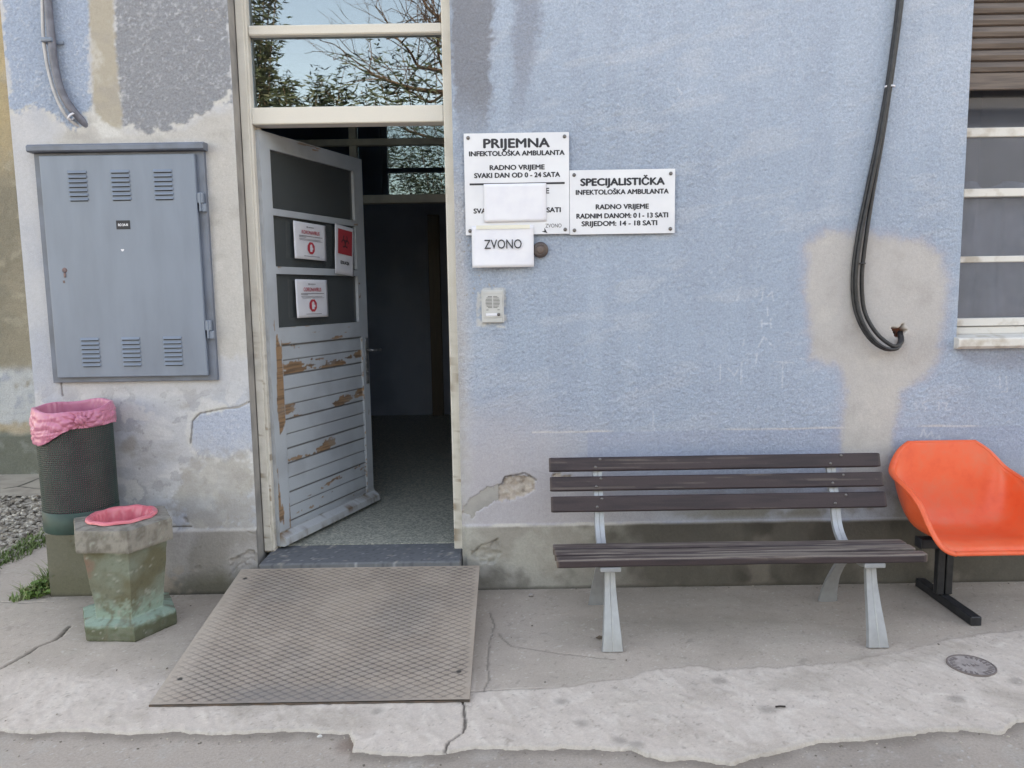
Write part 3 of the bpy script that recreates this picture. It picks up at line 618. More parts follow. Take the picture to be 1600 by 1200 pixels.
def strip_fn(x, y):
    a, b_, g_ = pave_fn(x, y); n2 = fbm(x, y, 8, 4, 122); b_ = mixc(np.tile(col(182, 172, 160), (len(x), 1)), col(164, 154, 144), sm(-.1, .5, n2))
    for l, w_ in ((gl([(8, 763), (30, 760), (62, 747)]), .018), (gl([(28, 760), (64, 764)]), .012)):
        b_ = mixc(b_, col(66, 62, 56), sm(w_, w_*.4, d_line(x+.02*n2, y+.02*n2, l))*.9)
    return np.stack([x, y, .002*n2], 1), b_, np.full_like(x, .8)
o = relief('wing_path', steps((-8, X0P-.03, .016)), steps((2.17, 3.02, .016)), strip_fn, None, M_pave); tag(o, kind='structure')
M_asph = mat('worn_yard_surface', col4(160, 153, 148), .92, col4(140, 133, 128), 6, (.35, .7), .5, 160)
def yard_fn(x, y):
    n1 = fbm(x, y, 1.3, 4, 131); n2 = fbm(x, y, 9, 4, 132); n3 = fbm(x, y, 60, 3, 133); n4 = fbm(x, y, 110, 2, 134)
    c = mixc(np.tile(col(178, 166, 157), (len(x), 1)), col(160, 149, 141), sm(-.15, .45, n1+.3*n2)*.85); c = mixc(c, col(184, 178, 172), sm(.1, .5, n2)*.35)
    c = mixc(c, col(126, 120, 116), sm(.45, .65, n3+.3*n4)*.45); c = mixc(c, col(204, 200, 197), sm(.55, .75, n4)*.5)
    c = mixc(c, col(128, 118, 110), sm(.075, .0, -edge_d(x, y)+.03*n2)*.75); mm = sm(.07, .02, np.hypot(x-front[10][0]+.01, (y-front[10][1]))+.03*n2); c = mixc(c, col(132, 112, 102), mm*.7)
    return np.stack([x, y, -.0095+.002*n2+.0008*n3], 1), c, np.full_like(x, 1.3)
o = relief('yard', steps((-4.2, 3.6, .0085)), steps((-2.6, -1.2, .0085)), yard_fn, None, M_pave); tag(o, kind='structure')
b = MB(); b.box(-200, 200, -200, 200, -.6, -.045); o = b.build('ground', M_asph); tag(o, kind='structure')
# gravel bed and its grass edge
rs = np.random.RandomState(5)
b = MB()
b.box(-8, X0P-.02, -1.0, 2.17, -.04, -.012)
for i in range(2600):
    x = X0P-.03-abs(rs.rand())**1.3*2.6; y = .0+rs.rand()*2.15; r_ = .011+.018*rs.rand()
    if y < .35+.3*rs.rand(): continue
    M_ = Matrix.Translation((x, y, -.008+r_*.35)) @ Matrix.Rotation(rs.rand()*6, 4, 'Z') @ Matrix.Rotation(rs.rand()*.8, 4, 'X') @ Matrix.Diagonal((r_*1.25, r_, r_*.65, 1))
    bmesh.ops.create_icosphere(b.bm, subdivisions=1, radius=1, matrix=M_)
o = b.build('gravel', mat('limestone_gravel', col4(196, 188, 178), .9, col4(128, 118, 108), 34, (.35, .62), .2, 60, detail=1)); tag(o, kind='stuff')
b = MB(); rg = np.random.RandomState(77)
for i in range(520):
    x = -2.6+5.6*rg.rand()
    k = rg.rand(); fy = float(np.interp(x, [p[0] for p in front], [p[1] for p in front]))
    y = fy-.02-.05*rg.rand() if k < .3 else (-.03-.03*abs(rg.randn()) if k < .5 else fy-.3*rg.rand() if k < .75 else -1.45*rg.rand())
    if RXA < x < RXB and y > -1.2: continue
    r_ = .0016+.0030*rg.rand()**2
    z = (-.0095 if y < fy-.016 else .004)
    bmesh.ops.create_icosphere(b.bm, subdivisions=1, radius=1, matrix=Matrix.Translation((x, y, z+r_*.4)) @ Matrix.Rotation(rg.rand()*6, 4, 'Z') @ Matrix.Diagonal((r_*1.4, r_, r_*.7, 1)))
o = b.build('grit', mat('pale_grit', col4(190, 180, 168), .9, col4(110, 102, 94), 18, (.4, .6), detail=1)); tag(o, kind='stuff')
def blades(mb, x, y, z, n, spread, hmin, hmax, rnd, lean=.5):
    for i in range(n):
        a = rnd.rand()*6.283; rr = spread*math.sqrt(rnd.rand()); px, py = x+rr*math.cos(a), y+rr*math.sin(a); hh = hmin+(hmax-hmin)*rnd.rand(); d = rnd.rand()*6.283; w_ = .0025+.003*rnd.rand(); ln = hh*lean*rnd.rand()
        dx, dy = math.cos(d), math.sin(d); p = []
        for k, t in enumerate((0, .55, 1)):
            cx, cy, cz = px+dx*ln*t*t, py+dy*ln*t*t, z+hh*t*(1-.25*lean*t); ww = w_*(1, .8, .05)[k]
            p.append((mb.bm.verts.new((cx-dy*ww, cy+dx*ww, cz)), mb.bm.verts.new((cx+dy*ww, cy-dx*ww, cz))))
        for k in (0, 1): mb.bm.faces.new((p[k][0], p[k][1], p[k+1][1], p[k+1][0]))
M_grass = mat('fresh_grass', col4(96, 128, 66, .6), .7, col4(132, 150, 92, .6), 14, (.35, .65))
b = MB()
for i in range(420):
    y = -.4+2.5*rs.rand(); blades(b, X0P-.03+.05*rs.randn()*(.6+.5*(y > .6)), y, -.01, 9, .045, .02, .07, rs, .9)
o = b.build('grass', M_grass, fixn=False); tag(o, kind='stuff')
wx, wy = CX-.04, .06
wd = thing('weed_clump', 'bright green weeds and grass sprouting at the foot of the wall corner', 'plant', (wx, wy, 0))
b = MB(); blades(b, 0, .03, 0, 260, .07, .06, .20, rs, .9); blades(b, -.06, -.06, 0, 160, .06, .03, .11, rs, 1.0); blades(b, -.12, -.10, 0, 50, .05, .02, .06, rs, 1.0); blades(b, .02, .09, 0, 60, .05, .14, .30, rs, .7); b.build('grass_blade', mat('weed_grass', col4(116, 148, 84, .7), .7, col4(168, 172, 132, .7), 14), wd, fixn=False)
b = MB()
for i in range(170):
    a = rs.rand()*6.283; rr = .09*math.sqrt(rs.rand()); x, y = -.04+rr*math.cos(a)*1.1, -.03+rr*math.sin(a); z = .012+.07*rs.rand()*(1-rr/.14); s_ = .006+.007*rs.rand()
    M_ = Matrix.Translation((x, y, z)) @ Matrix.Rotation(rs.rand()*6.3, 4, 'Z') @ Matrix.Rotation(.3+.8*rs.rand(), 4, 'X')
    b.bm.faces.new([b.bm.verts.new(M_ @ Vector((s_*math.cos(t)*1.3, s_*math.sin(t), .002*math.cos(2*t)))) for t in np.linspace(0, 6.283, 7)[:-1]])
b.build('leaf', mat('weed_leaves', col4(98, 140, 62, .6), .6, col4(126, 160, 80, .6), 20), wd, fixn=False)

# ------------------------------------------------------------------ sheet-metal cabinet on the left wall
cab = thing('utility_cabinet', 'large grey-blue metal utility cabinet with louvres set in the wall left of the door', 'cabinet', (-1.98, 0, 1.172))
def cb(mb, x0, x1, y0, y1, z0, z1, bev=.002, seg=1): mb.box(x0+1.98, x1+1.98, y0, y1, z0-1.172, z1-1.172, bev, seg=seg)
b = MB(); cb(b, -2.412, -1.548, -.024, .1, 1.172, 2.345); b.build('housing', M_steeldark, cab)
b = MB(); b.prism([(.0, 2.386-1.172), (-.05, 2.384-1.172), (-.064, 2.374-1.172), (-.064, 2.352-1.172), (-.055, 2.346-1.172), (.0, 2.346-1.172)], 'x', -2.425+1.98, -1.535+1.98); b.build('rain_hood', M_steeldark, cab)
b = MB(); cb(b, -2.374, -1.588, -.047, -.025, 1.200, 2.328, .004, 2); dp = b.build('cabinet_door', M_steelgrey, cab)
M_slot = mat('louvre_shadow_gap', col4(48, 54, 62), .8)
for gz, xsx in ((2.248, (-2.233, -2.016, -1.80)), (1.402, (-2.236, -2.024, -1.808))):
    for x0 in xsx:
        b = MB()
        for k in range(7):
            z = gz-k*.0225-1.172; xa, xb = x0+1.98, x0+.094+1.98
            b.prism([(-.0472, z+.005), (-.0545, z-.006), (-.0545, z-.0085), (-.0472, z-.0085)], 'x', xa, xb)
        b.build('louvre_vent', M_steelgrey, dp)
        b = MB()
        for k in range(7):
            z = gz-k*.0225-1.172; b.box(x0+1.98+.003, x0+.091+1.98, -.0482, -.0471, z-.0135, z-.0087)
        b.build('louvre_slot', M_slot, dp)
for z in (2.087, 1.439):
    b = MB(); cb(b, -1.586, -1.556, -.050, -.026, z-.005, z+.048, .003); cb(b, -1.568, -1.545, -.046, -.026, z-.048, z-.006, .003); b.tube([(-1.572+1.98, -.048, z-.045-1.172), (-1.572+1.98, -.048, z+.045-1.172)], .006, 8); b.build('hinge', M_steelgrey, cab)
b = MB(); cb(b, -2.007, -1.936, -.0495, -.0472, 1.958, 2.002, .001); lp = b.build('label_plate', M_ink, dp)
text('RO 2A-N', -1.9715+1.98, 1.980-1.172, .013, .050, M_paper, lp, -.0505, .0006)
b = MB(); b.lathe([(.0, .003), (.009, .003), (.012, .0), (.0135, -.002)], 16, Matrix.Translation((-2.29+1.98, -.049, 1.755-1.172)) @ Matrix.Rotation(R(90), 4, 'X')); b.box(-2.296+1.98, -2.284+1.98, -.0515, -.047, 1.718-1.172, 1.742-1.172, .002); b.box(-2.303+1.98, -2.293+1.98, -.0485, -.0471, 1.690-1.172, 1.703-1.172, .0); b.build('lock', mat('rusty_lock', col4(98, 86, 92), .6, col4(130, 104, 104), 60), dp)
b = MB(); b.bm.faces.new([b.bm.verts.new((-1.985+1.98+.010*math.cos(t)*(.7+.3*math.sin(3*t)), -.0474, 1.852-1.172+.012*math.sin(t)*(.7+.3*math.cos(2*t)))) for t in np.linspace(0, 6.283, 14)[:-1]]); b.build('paint_chip', M_paper, dp)

# ------------------------------------------------------------------ cables
def spline(pts, n=12):
    P = [Vector(p) for p in pts]; out = []
    for i in range(len(P)-1):
        a, b_, c_, d = P[max(i-1, 0)], P[i], P[i+1], P[min(i+2, len(P)-1)]
        for k in range(n):
            t = k/n; out.append(.5*((2*b_)+(c_-a)*t+(2*a-5*b_+4*c_-d)*t*t+(3*b_-a-3*c_+d)*t*t*t))
    return out+[P[-1]]
def w3(pts, y): return [(*PW(px, py, yy)[:1], yy, PW(px, py, yy)[1]) for (px, py), yy in zip(pts, y if isinstance(y, list) else [y]*len(pts))]
cdt = thing('conduit', 'grey plastic conduit and thin white cable curving down the wall above the cabinet', 'conduit', (-2.35, -.03, 2.5))
T = Matrix.Translation((2.35, .03, -2.5))
def put(mb, name, m, par, M_=T, smooth=True):
    for v in mb.bm.verts: v.co = M_ @ v.co
    return mb.build(name, m, par, smooth)
b = MB(); b.tube(spline(w3([(70, -90), (75, 0), (80, 55), (86, 105), (97, 145), (116, 175), (139, 199)], [-.03]*5+[-.02, .02])), .019, 12); put(b, 'conduit_pipe', mat('grey_conduit', col4(118, 120, 134), .5, col4(98, 100, 112), 20), cdt)
b = MB(); b.tube(spline(w3([(63, -90), (66, 0), (68, 60), (75, 108), (88, 152), (106, 184), (131, 202)], [-.035]*5+[-.02, .02])), .008, 10); put(b, 'white_cable', mat('white_cable_sheath', col4(196, 194, 196), .5, col4(178, 176, 180), 20), cdt)
cx, cz = PW(82, 67); b = MB(); b.box(cx-.028, cx+.028, -.058, .0, cz-.011, cz+.011, .005, seg=2); b.box(cx-.012, cx+.06, -.012, .0, cz-.012, cz+.010, .003); put(b, 'pipe_clip', M_steelgrey, cdt)
cx, cz = PW(117, 184); b = MB(); b.lathe([(.019, -.004), (.024, -.004), (.024, .004), (.019, .004), (.019, -.004)], 16, Matrix.Translation(PWv) if False else Matrix.Translation((cx, -.026, cz)) @ Matrix.Rotation(R(-45), 4, 'Y')); put(b, 'cable_tie', M_paper, cdt)
cbl = thing('cable_bundle', 'black cables hanging down the blue wall and looping into a broken hole', 'cable', (1.85, -.04, 2))
T2 = Matrix.Translation((-1.85, .04, -2))
base = [(1413, -90), (1404, 0), (1396, 65), (1386, 135), (1373, 215), (1357, 300), (1345, 365), (1337, 425), (1337, 470), (1345, 503), (1362, 530), (1382, 544), (1397, 545), (1406, 534), (1405, 519)]
for k, (dxs, dy, r_) in enumerate((([0]*4+[-1, -3, -4, -4, -3, -2, -2, -2, -1, 0, 0], 0, .0105), ([5]*4+[6, 7, 9, 10, 11, 10, 8, 5, 2, 3, 3], -.006, .0105), ([3]*4+[3, 2, 1, 1, 2, 3, 3, 2, 4, 2, 2], -.020, .009))):
    dz = [0]*9+[-6*(k == 1), -9*(k == 1), -8*(k == 1), -4*(k == 1), 0, 0]
    pts = [(px+d, py+z_) for (px, py), d, z_ in zip(base, dxs, dz)]; ys = [-.018+dy]*9+[-.03+dy, -.045+dy, -.06+dy*.6, -.055+dy*.4, -.03, .035]
    b = MB(); b.tube(spline(w3(pts, ys)), r_, 10); put(b, 'cable', M_black, cbl, T2)
for px, py in ((1385, 137), (1340, 412)):
    cx, cz = PW(px+2, py); b = MB(); b.lathe([(.021, -.004), (.025, -.004), (.025, .004), (.021, .004), (.021, -.004)], 16, Matrix.Translation((cx, -.022, cz)) @ Matrix.Diagonal((1, .8, 1, 1))); put(b, 'cable_tie', M_paper if py < 200 else M_black, cbl, T2)

# ------------------------------------------------------------------ signs, paper notices, bell, intercom
def board(name, label, x0, x1, z0, z1, y=-.012, th=.006):
    t = thing(name, label, 'sign', ((x0+x1)/2, y, z0)); b = MB(); b.box(-(x1-x0)/2, (x1-x0)/2, -th, 0, 0, z1-z0, .0012); p = b.build('sign_plate', M_sign, t)
    return t, p
def lines(par, x0, z0, cx0, spec, y, mt=None):
    os_ = []
    for s, a, b_, py, hp, bo in spec:
        xa, za = PW(a, py); xb, _ = PW(b_, py); k = (PW(800, py-.5)[1]-PW(800, py+.5)[1])
        os_.append(text(s, (xa+xb)/2-cx0, PW((a+b_)/2, py)[1]-z0, hp*k, xb-xa, mt or M_ink, par, y, bo))
    return join(os_, 'lettering', par)
def screws(par, pts):
    for x, z in pts:
        b = MB(); b.lathe([(.0095, 0), (.0095, .003), (.006, .0062), (0.0005, .0068)], 14, Matrix.Translation((x, -.006, z)) @ Matrix.Rotation(R(90), 4, 'X')); b.build('screw', M_screw, par, True)
BIG, MED, THN = .0030, .0017, .0
s1, p1 = board('wall_sign', 'white sign headed PRIJEMNA beside the door, partly covered by paper', -.226, .309, 1.902, 2.411)
lines(p1, 0, 1.902, .0415, [('PRIJEMNA', 755, 859, 224, 15, BIG), ('INFEKTOLOŠKA AMBULANTA', 733, 882, 240, 8, MED), ('RADNO VRIJEME', 765, 851, 262, 8, MED), ('SVAKI DAN OD 0 - 24 SATA', 741, 875, 274, 8, MED),
      ('RADNO VRIJEME', 765, 858, 299, 9, MED), ('SVAKI DAN OD 0 - 24 SATI', 740, 876, 329, 8, MED), ('ZVONO', 852, 877, 353, 6, 0)], -.0068)
b = MB(); xa, za = PW(734, 289); xb, _ = PW(882, 289); b.box(xa-.0415, xb-.0415, -.0068, -.0061, za-1.902-.005, za-1.902+.005); b.build('printed_rule', M_ink, p1)
ax, az = PW(851, 361); b = MB(); b.prism([(ax-.0415-.016, az-1.902-.004), (ax-.0415-.002, az-1.902+.0), (ax-.0415-.002, az-1.902+.016), (ax-.0415+.014, az-1.902-.012)], 'y', -.0068, -.0061); b.build('printed_arrow', M_ink, p1)
screws(s1, [(-.245, .487), (.245, .487), (-.245, .022), (.245, .022)])
s2, p2 = board('wall_sign', 'smaller white sign headed SPECIJALISTIČKA to the right of the larger sign', .311, .851, 1.897, 2.221)
lines(p2, 0, 1.897, .581, [('SPECIJALISTIČKA', 906, 1038, 284, 12, BIG), ('INFEKTOLOŠKA AMBULANTA', 899, 1044, 300, 8, MED), ('RADNO VRIJEME', 930, 1013, 323, 8, MED), ('RADNIM DANOM: 0 I - 13 SATI', 900, 1043, 337, 8, MED), ('SRIJEDOM: 14 - 18 SATI', 908, 1026, 349, 8, MED)], -.0068)
screws(s2, [(-.247, .300), (.247, .300), (-.247, .022), (.247, .022)])
def sheet(name, label, cat, w_, h_, loc, curl=.006, M0=None, mt=M_paper, parent_rot=0, seed=1):
    t = thing(name, label, cat, loc, parent_rot); b = MB(); nx, nz = 14, 12
    g = [[b.bm.verts.new((-w_/2+w_*i/nx, -curl*(.35+.65*math.sin(i/nx*2.6+seed))*(1-j/nz)**1.5-.0006*math.sin(i*1.3+j*.7*seed), h_*j/nz)) for j in range(nz+1)] for i in range(nx+1)]
    for i in range(nx):
        for j in range(nz): b.bm.faces.new((g[i][j], g[i+1][j], g[i+1][j+1], g[i][j+1]))
    o = b.build('paper', mt, t, True, fixn=False); so = o.modifiers.new('thickness', 'SOLIDIFY'); so.thickness = .0005; so.offset = -1
    return t, o
xa, za = PW(757, 348); xb, zb_ = PW(853, 287)
sheet('paper_notice', 'blank white paper taped over the middle of the PRIJEMNA sign', 'paper', xb-xa, zb_-za, ((xa+xb)/2, -.0225, za), .003, seed=2)
zt, zo = sheet('paper_notice', 'white paper reading ZVONO taped below the PRIJEMNA sign', 'paper', .318, .212, (-.036, -.0255, 1.736), .012)
text('ZVONO', (PW(757, 382)[0]+PW(815, 382)[0])/2+.036, PW(786, 382)[1]-1.736, .046, PW(815, 382)[0]-PW(757, 382)[0], M_ink, zo, -.011, .0004)
b = MB(); b.box(-.135, .14, -.0035, -.0028, .195, .214); b.build('adhesive_tape', mat('yellowed_tape', col4(226, 224, 214, .85), .25), zo)
bl = thing('door_bell', 'round dark brown bell push on the wall half behind the ZVONO paper', 'bell', (.158, -.006, 1.823)); Mx = Matrix.Rotation(R(90), 4, 'X')
M_bell = mat('brown_bakelite', col4(78, 66, 66), .45, col4(92, 78, 74), 40)
b = MB(); b.lathe([(.041, 0), (.041, .006), (.036, .013), (.022, .016), (.021, .0155)], 32, Mx); b.build('housing', M_bell, bl, True)
b = MB(); b.lathe([(.021, .010), (.020, .0165), (.012, .0185), (.0005, .019)], 24, Mx); b.build('push_button', mat('worn_button', col4(104, 88, 84), .5), bl, True)
ic = thing('intercom', 'small light grey door intercom with speaker grille below the ZVONO paper', 'intercom', (-.094, 0, 1.450)); M_ic = mat('silver_intercom_plastic', col4(202, 203, 204), .4, col4(192, 193, 194), 10)
M_slotd = mat('grille_dark', col4(74, 76, 80), .7)
b = MB(); b.box(-.058, .058, -.018, .0, 0, .170, .004, seg=2); b.box(-.049, .049, -.0215, -.018, .026, .146, .0015); b.box(-.049, .049, -.0205, -.018, .150, .165, .001); b.box(-.049, .049, -.0205, -.018, .004, .022, .001); ib = b.build('casing', M_ic, ic)
b = MB()
for k in range(9):
    z = .137-k*.0072; wd_ = .034*(1-.35*(abs(k-4)/4)**3); b.box(-.003-wd_, -.003, -.0222, -.0214, z-.0014, z+.0014); b.box(.003, .003+wd_, -.0222, -.0214, z-.0014, z+.0014)
b.box(-.034, -.022, -.0222, -.0214, .066, .069); b.box(.024, .036, -.0222, -.0214, .066, .069); b.build('speaker_grille', M_slotd, ib)
b = MB(); b.box(-.036, .024, -.0235, -.0214, .037, .050, .002); b.build('name_window', M_paper, ib)
b = MB(); b.lathe([(.0085, .0), (.0085, .005), (.005, .0065), (.0004, .007)], 16, Matrix.Translation((.030, -.0214, .0435)) @ Mx); b.build('call_button', M_screw, ib, True)
# posters on the door glass; local frame of the door carried by each sheet's own rotation
dm = Matrix.Translation((-1.312, .135, 0)) @ Matrix.Rotation(R(69), 4, 'Z')
M_pink = mat('pink_print', col4(214, 110, 128), .6); M_greyprint = mat('grey_print', col4(120, 118, 128), .6); M_redbg = mat('red_poster_print', col4(196, 66, 76), .6)
def poster(label, s0, s1, z0, z1, tilt, title, y=-.006):
    p = dm @ Vector(((s0+s1)/2, y, z0)); t, o = sheet('poster', label, 'poster', s1-s0, z1-z0, p, .003, parent_rot=R(69), seed=1.5); t.rotation_euler = (0, R(tilt), R(69)); return t, o
def corona(label, s0, s1, z0, z1, tilt, title):
    t, o = poster(label, s0, s1, z0, z1, tilt, title); w_, h_ = s1-s0, z1-z0; yy = -.0045
    a = text(title, 0, h_*.74, h_*.10, w_*.55, M_red, o, yy, .0005); o2 = []
    b = MB(); b.box(-w_*.36, w_*.36, yy, yy+.0004, h_*.625, h_*.640); b.box(-w_*.36, -w_*.15, yy, yy+.0004, h_*.595, h_*.607); b.box(-w_*.36, w_*.30, yy, yy+.0004, h_*.545, h_*.555); b.box(-w_*.34, w_*.36, yy, yy+.0004, h_*.515, h_*.523)
    b.box(-w_*.22, w_*.26, yy, yy+.0004, h_*.085, h_*.098); b.box(-w_*.12, -w_*.09, yy, yy+.0004, h_*.86, h_*.90); b.box(-w_*.07, w_*.1, yy, yy+.0004, h_*.872, h_*.888); b.build('printed_text', M_greyprint, o)
    b = MB(); r_ = h_*.175; cz = h_*.315
    b.prism([(r_*math.cos(R(22.5+45*k))*1.0, cz+r_*math.sin(R(22.5+45*k))) for k in range(8)], 'y', yy-.0002, yy+.0004); sg = b.build('printed_stop_sign', M_red, o)
    b = MB(); q = r_*.5
    def hb(x0, x1, z0_, z1_): b.box(x0*q, x1*q, yy-.0006, yy-.0003, cz+z0_*q, cz+z1_*q)
    hb(-.6, .55, -1.1, .1); hb(-.6, -.36, .1, .9); hb(-.3, -.06, .1, 1.2); hb(0, .24, .1, 1.2); hb(.3, .54, .1, .95); hb(.6, 1.0, -.5, .25); b.build('printed_hand', M_paper, sg)
corona('white KORONAVIRUS poster on the middle pane of the open door', .243, .556, 1.815, 2.025, 1.2, 'KORONAVIRUS')
corona('white CORONAVIRUS poster on the lowest pane of the open door', .238, .551, 1.480, 1.700, .4, 'CORONAVIRUS')
t, o = poster('narrow white poster with a red square hanging across the door muntin', .627, .838, 1.733, 2.036, 5.0, '', -.012); yy = -.0045
b = MB(); b.box(-.078, .078, yy, yy+.0004, .125, .278); rq = b.build('printed_square', M_redbg, o)
M_bio = mat('biohazard_print', col4(92, 48, 56), .6); b = MB(); cz = .204
for k in range(3):
    a = R(90+120*k); cx_, cz_ = .021*math.cos(a), cz+.021*math.sin(a); n = 20; a0 = a+R(40)
    ring = [(cx_+r_*math.cos(a+R(38)+R(284)*i/n), cz_+r_*math.sin(a+R(38)+R(284)*i/n)) for r_ in (.026, .016) for i in range(n+1)]
    o_ = ring[:n+1]; i_ = ring[n+1:]
    for j in range(n):
        f = [b.bm.verts.new((p[0], yy-.0004, p[1])) for p in (o_[j], o_[j+1], i_[j+1], i_[j])]; b.bm.faces.new(f)
b.bm.faces.new([b.bm.verts.new((.012*math.cos(t_), yy-.0005, cz+.012*math.sin(t_))) for t_ in np.linspace(0, 6.283, 13)[:-1]])
b.build('printed_hazard_symbol', M_bio, rq)
text('IZOLACIJA', 0, .075, .020, .100, M_ink, o, yy, .0012)

# ------------------------------------------------------------------ green mesh bin on the wall corner with its pink bag
bin_ = thing('litter_bin', 'dark green perforated metal bin fixed to the wall corner below the cabinet', 'litter bin', (-2.213, -.205, .455))
M_green = mat('green_bin_enamel', col4(34, 70, 64), .55, col4(26, 54, 50), 12, (.35, .7), .1)
RB, HB = .172, .60
b = MB(); nc, nr = 110, 46; z0 = .105; dz = (HB-.02-z0)/nr
for j in range(nr):
    for i in range(nc):
        def pt(u, v): a = 2*math.pi*(i+u)/nc; return b.bm.verts.new((RB*math.cos(a), RB*math.sin(a), z0+(j+v)*dz))
        o4 = [pt(0, 0), pt(1, 0), pt(1, 1), pt(0, 1)]; i4 = [pt(.25, .25), pt(.75, .25), pt(.75, .75), pt(.25, .75)]
        for k in range(4): b.bm.faces.new((o4[k], o4[(k+1) % 4], i4[(k+1) % 4], i4[k]))
bmesh.ops.remove_doubles(b.bm, verts=b.bm.verts[:], dist=.0002)
o = b.build('mesh_basket', mat('dark_green_mesh', col4(40, 62, 60), .5, col4(32, 50, 50), 9), bin_, True, fixn=False); so = o.modifiers.new('sheet', 'SOLIDIFY'); so.thickness = .0015
b = MB(); b.lathe([(.0005, .012), (.13, .012), (RB-.004, .004), (RB, .0), (RB+.002, .004), (RB+.002, .106), (RB-.002, .108), (RB-.004, .02), (.0005, .02)], 56); b.build('bottom_band', M_green, bin_, True)
b = MB(); b.lathe([(RB-.004, HB-.02), (RB+.003, HB-.02), (RB+.005, HB-.004), (RB, HB), (RB-.004, HB-.004), (RB-.004, HB-.02)], 56); b.build('top_rim', M_green, bin_, True)
b = MB(); b.box(-.03, .03, .165, .204, .12, .5, .003); b.build('wall_bracket', M_green, bin_)
def mat_bag(name, c, c2):
    m = mat(name, c, .30, c2, 9, (.35, .65), .55, 48, spec=.5); bsd = m.node_tree.nodes['Principled BSDF']; bsd.inputs['Subsurface Weight'].default_value = .0; return m
M_bag = mat_bag('pink_bin_bag', col4(212, 132, 160), col4(204, 120, 150))
M_bag2 = mat_bag('salmon_bin_bag', col4(236, 130, 144), col4(228, 116, 132))
bag = thing('bin_bag', 'dusty pink plastic bag twisted over the rim of the green mesh bin', 'bin bag', (-2.213, -.205, .455))
nth = 300
th_k = R(-52)                                                     # where the collar is knotted
prof = [(-1, .10), (-.9, .3), (-.8, .5)]                         # inside wall then rim then outside collar
rows = 64; tt = np.linspace(0, 1, rows); TH = np.linspace(0, 2*np.pi, nth, endpoint=False)
b = MB(); grid = []
for t in tt:
    ring = []
    for th in TH:
        dth = (th-th_k+np.pi) % (2*np.pi)-np.pi                     # angle from the knot
        cuff = .078+.095*sm(.1, 1.4, -dth)*sm(-3.1, -2.2, dth)+.03*sm(.3, 1.5, dth)
        zr = HB+.016+.010*math.sin(th)+.006*math.sin(th*2+.5)+.004*math.sin(th*5+1)
        if t < .5:
            q = t/.5; r_ = RB-.022+.012*q**3; z = .06+(zr-.06)*q; wr = .010*math.sin(th*7+3*q+2*math.sin(th*3))*(1-q)**.7+.002*math.sin(th*23+4*math.sin(th*5))*q
        elif t < .58:
            q = (t-.5)/.08; r_ = RB-.010+.017*(1-math.cos(q*math.pi))/2; z = zr+.006*math.sin(q*math.pi); wr = .002*math.sin(th*23+4*math.sin(th*5))
        else:
            q = (t-.58)/.42; z = zr-cuff*q; r_ = RB+.007+.008*math.sin(q*math.pi*.92); zk = z-(HB-.045); s_ = dth*.2
            dist = math.hypot(zk, s_); phi = math.atan2(zk, s_)
            fan = (abs(math.sin(phi*6.5+1.2*math.sin(dist*40)))-.5)*.012*math.exp(-dist/.16)*min(1, dist/.03)
            cr = (abs(math.sin(s_*95-zk*60+3*math.sin(s_*41)))-.5)*.0035+(abs(math.sin(s_*38+zk*70+2.5*math.sin(s_*17)))-.5)*.006+(abs(math.sin(s_*23-zk*95+1.7*math.sin(zk*60)))-.5)*.005
            wr = fan+cr*min(1, q*4)-.012*math.exp(-(dist/.028)**2)
        r_ += wr; ring.append(b.bm.verts.new((r_*math.cos(th), r_*math.sin(th), z)))
    grid.append(ring)
for a, c_ in zip(grid[:-1], grid[1:]):
    for k in range(nth): b.bm.faces.new((a[k], a[(k+1) % nth], c_[(k+1) % nth], c_[k]))
cv = b.bm.verts.new((0, 0, .05))
for k in range(nth): b.bm.faces.new((grid[0][(k+1) % nth], grid[0][k], cv))
kx, ky = (RB+.02)*math.cos(th_k), (RB+.02)*math.sin(th_k)
o = b.build('liner', M_bag, bag, True); o.modifiers.new('sheet', 'SOLIDIFY').thickness = .001
b = MB(); bmesh.ops.create_uvsphere(b.bm, u_segments=24, v_segments=16, radius=.022, matrix=Matrix.Translation((kx*1.02, ky*1.02, HB-.032)) @ Matrix.Rotation(th_k, 4, 'Z') @ Matrix.Diagonal((.75, 1.25, 1.0, 1)))
for v in b.bm.verts: v.co += Vector((v.co.x, v.co.y, 0)).normalized()*(.006*math.sin(v.co.z*180+math.atan2(v.co.y, v.co.x)*60))
b.build('knot', M_bag, bag, True)

# ------------------------------------------------------------------ hexagonal concrete litter bin with its bag
pl = thing('concrete_bin', 'mossy hexagonal concrete litter bin with flaking mint green paint', 'litter bin', (-1.92, -.377, 0))
A0 = np.array([-2.034, -.588]); A1 = np.array([-1.783, -.606]); A2 = np.array([-1.668, -.395]); cen = (A0+A2-A1)
HEX = [A0-cen, A1-cen, A2-cen, cen-A0, cen-A1, cen-A2]
pl.location = (float(cen[0]), float(cen[1]), 0)
b = MB()
def hexring(s, z): return [b.bm.verts.new((float(p[0])*s, float(p[1])*s, z)) for p in HEX]
prof = [(.935, 0), (.955, .010), (.955, .068), (.945, .077), (.715, .090), (.695, .098), (.875, .432), (.985, .434), (1.0, .442), (1.0, .525), (.985, .54), (.70, .545)]
rings = [hexring(*p) for p in prof]
for a, c_ in zip(rings[:-1], rings[1:]):
    for k in range(6): b.bm.faces.new((a[k], a[(k+1) % 6], c_[(k+1) % 6], c_[k]))
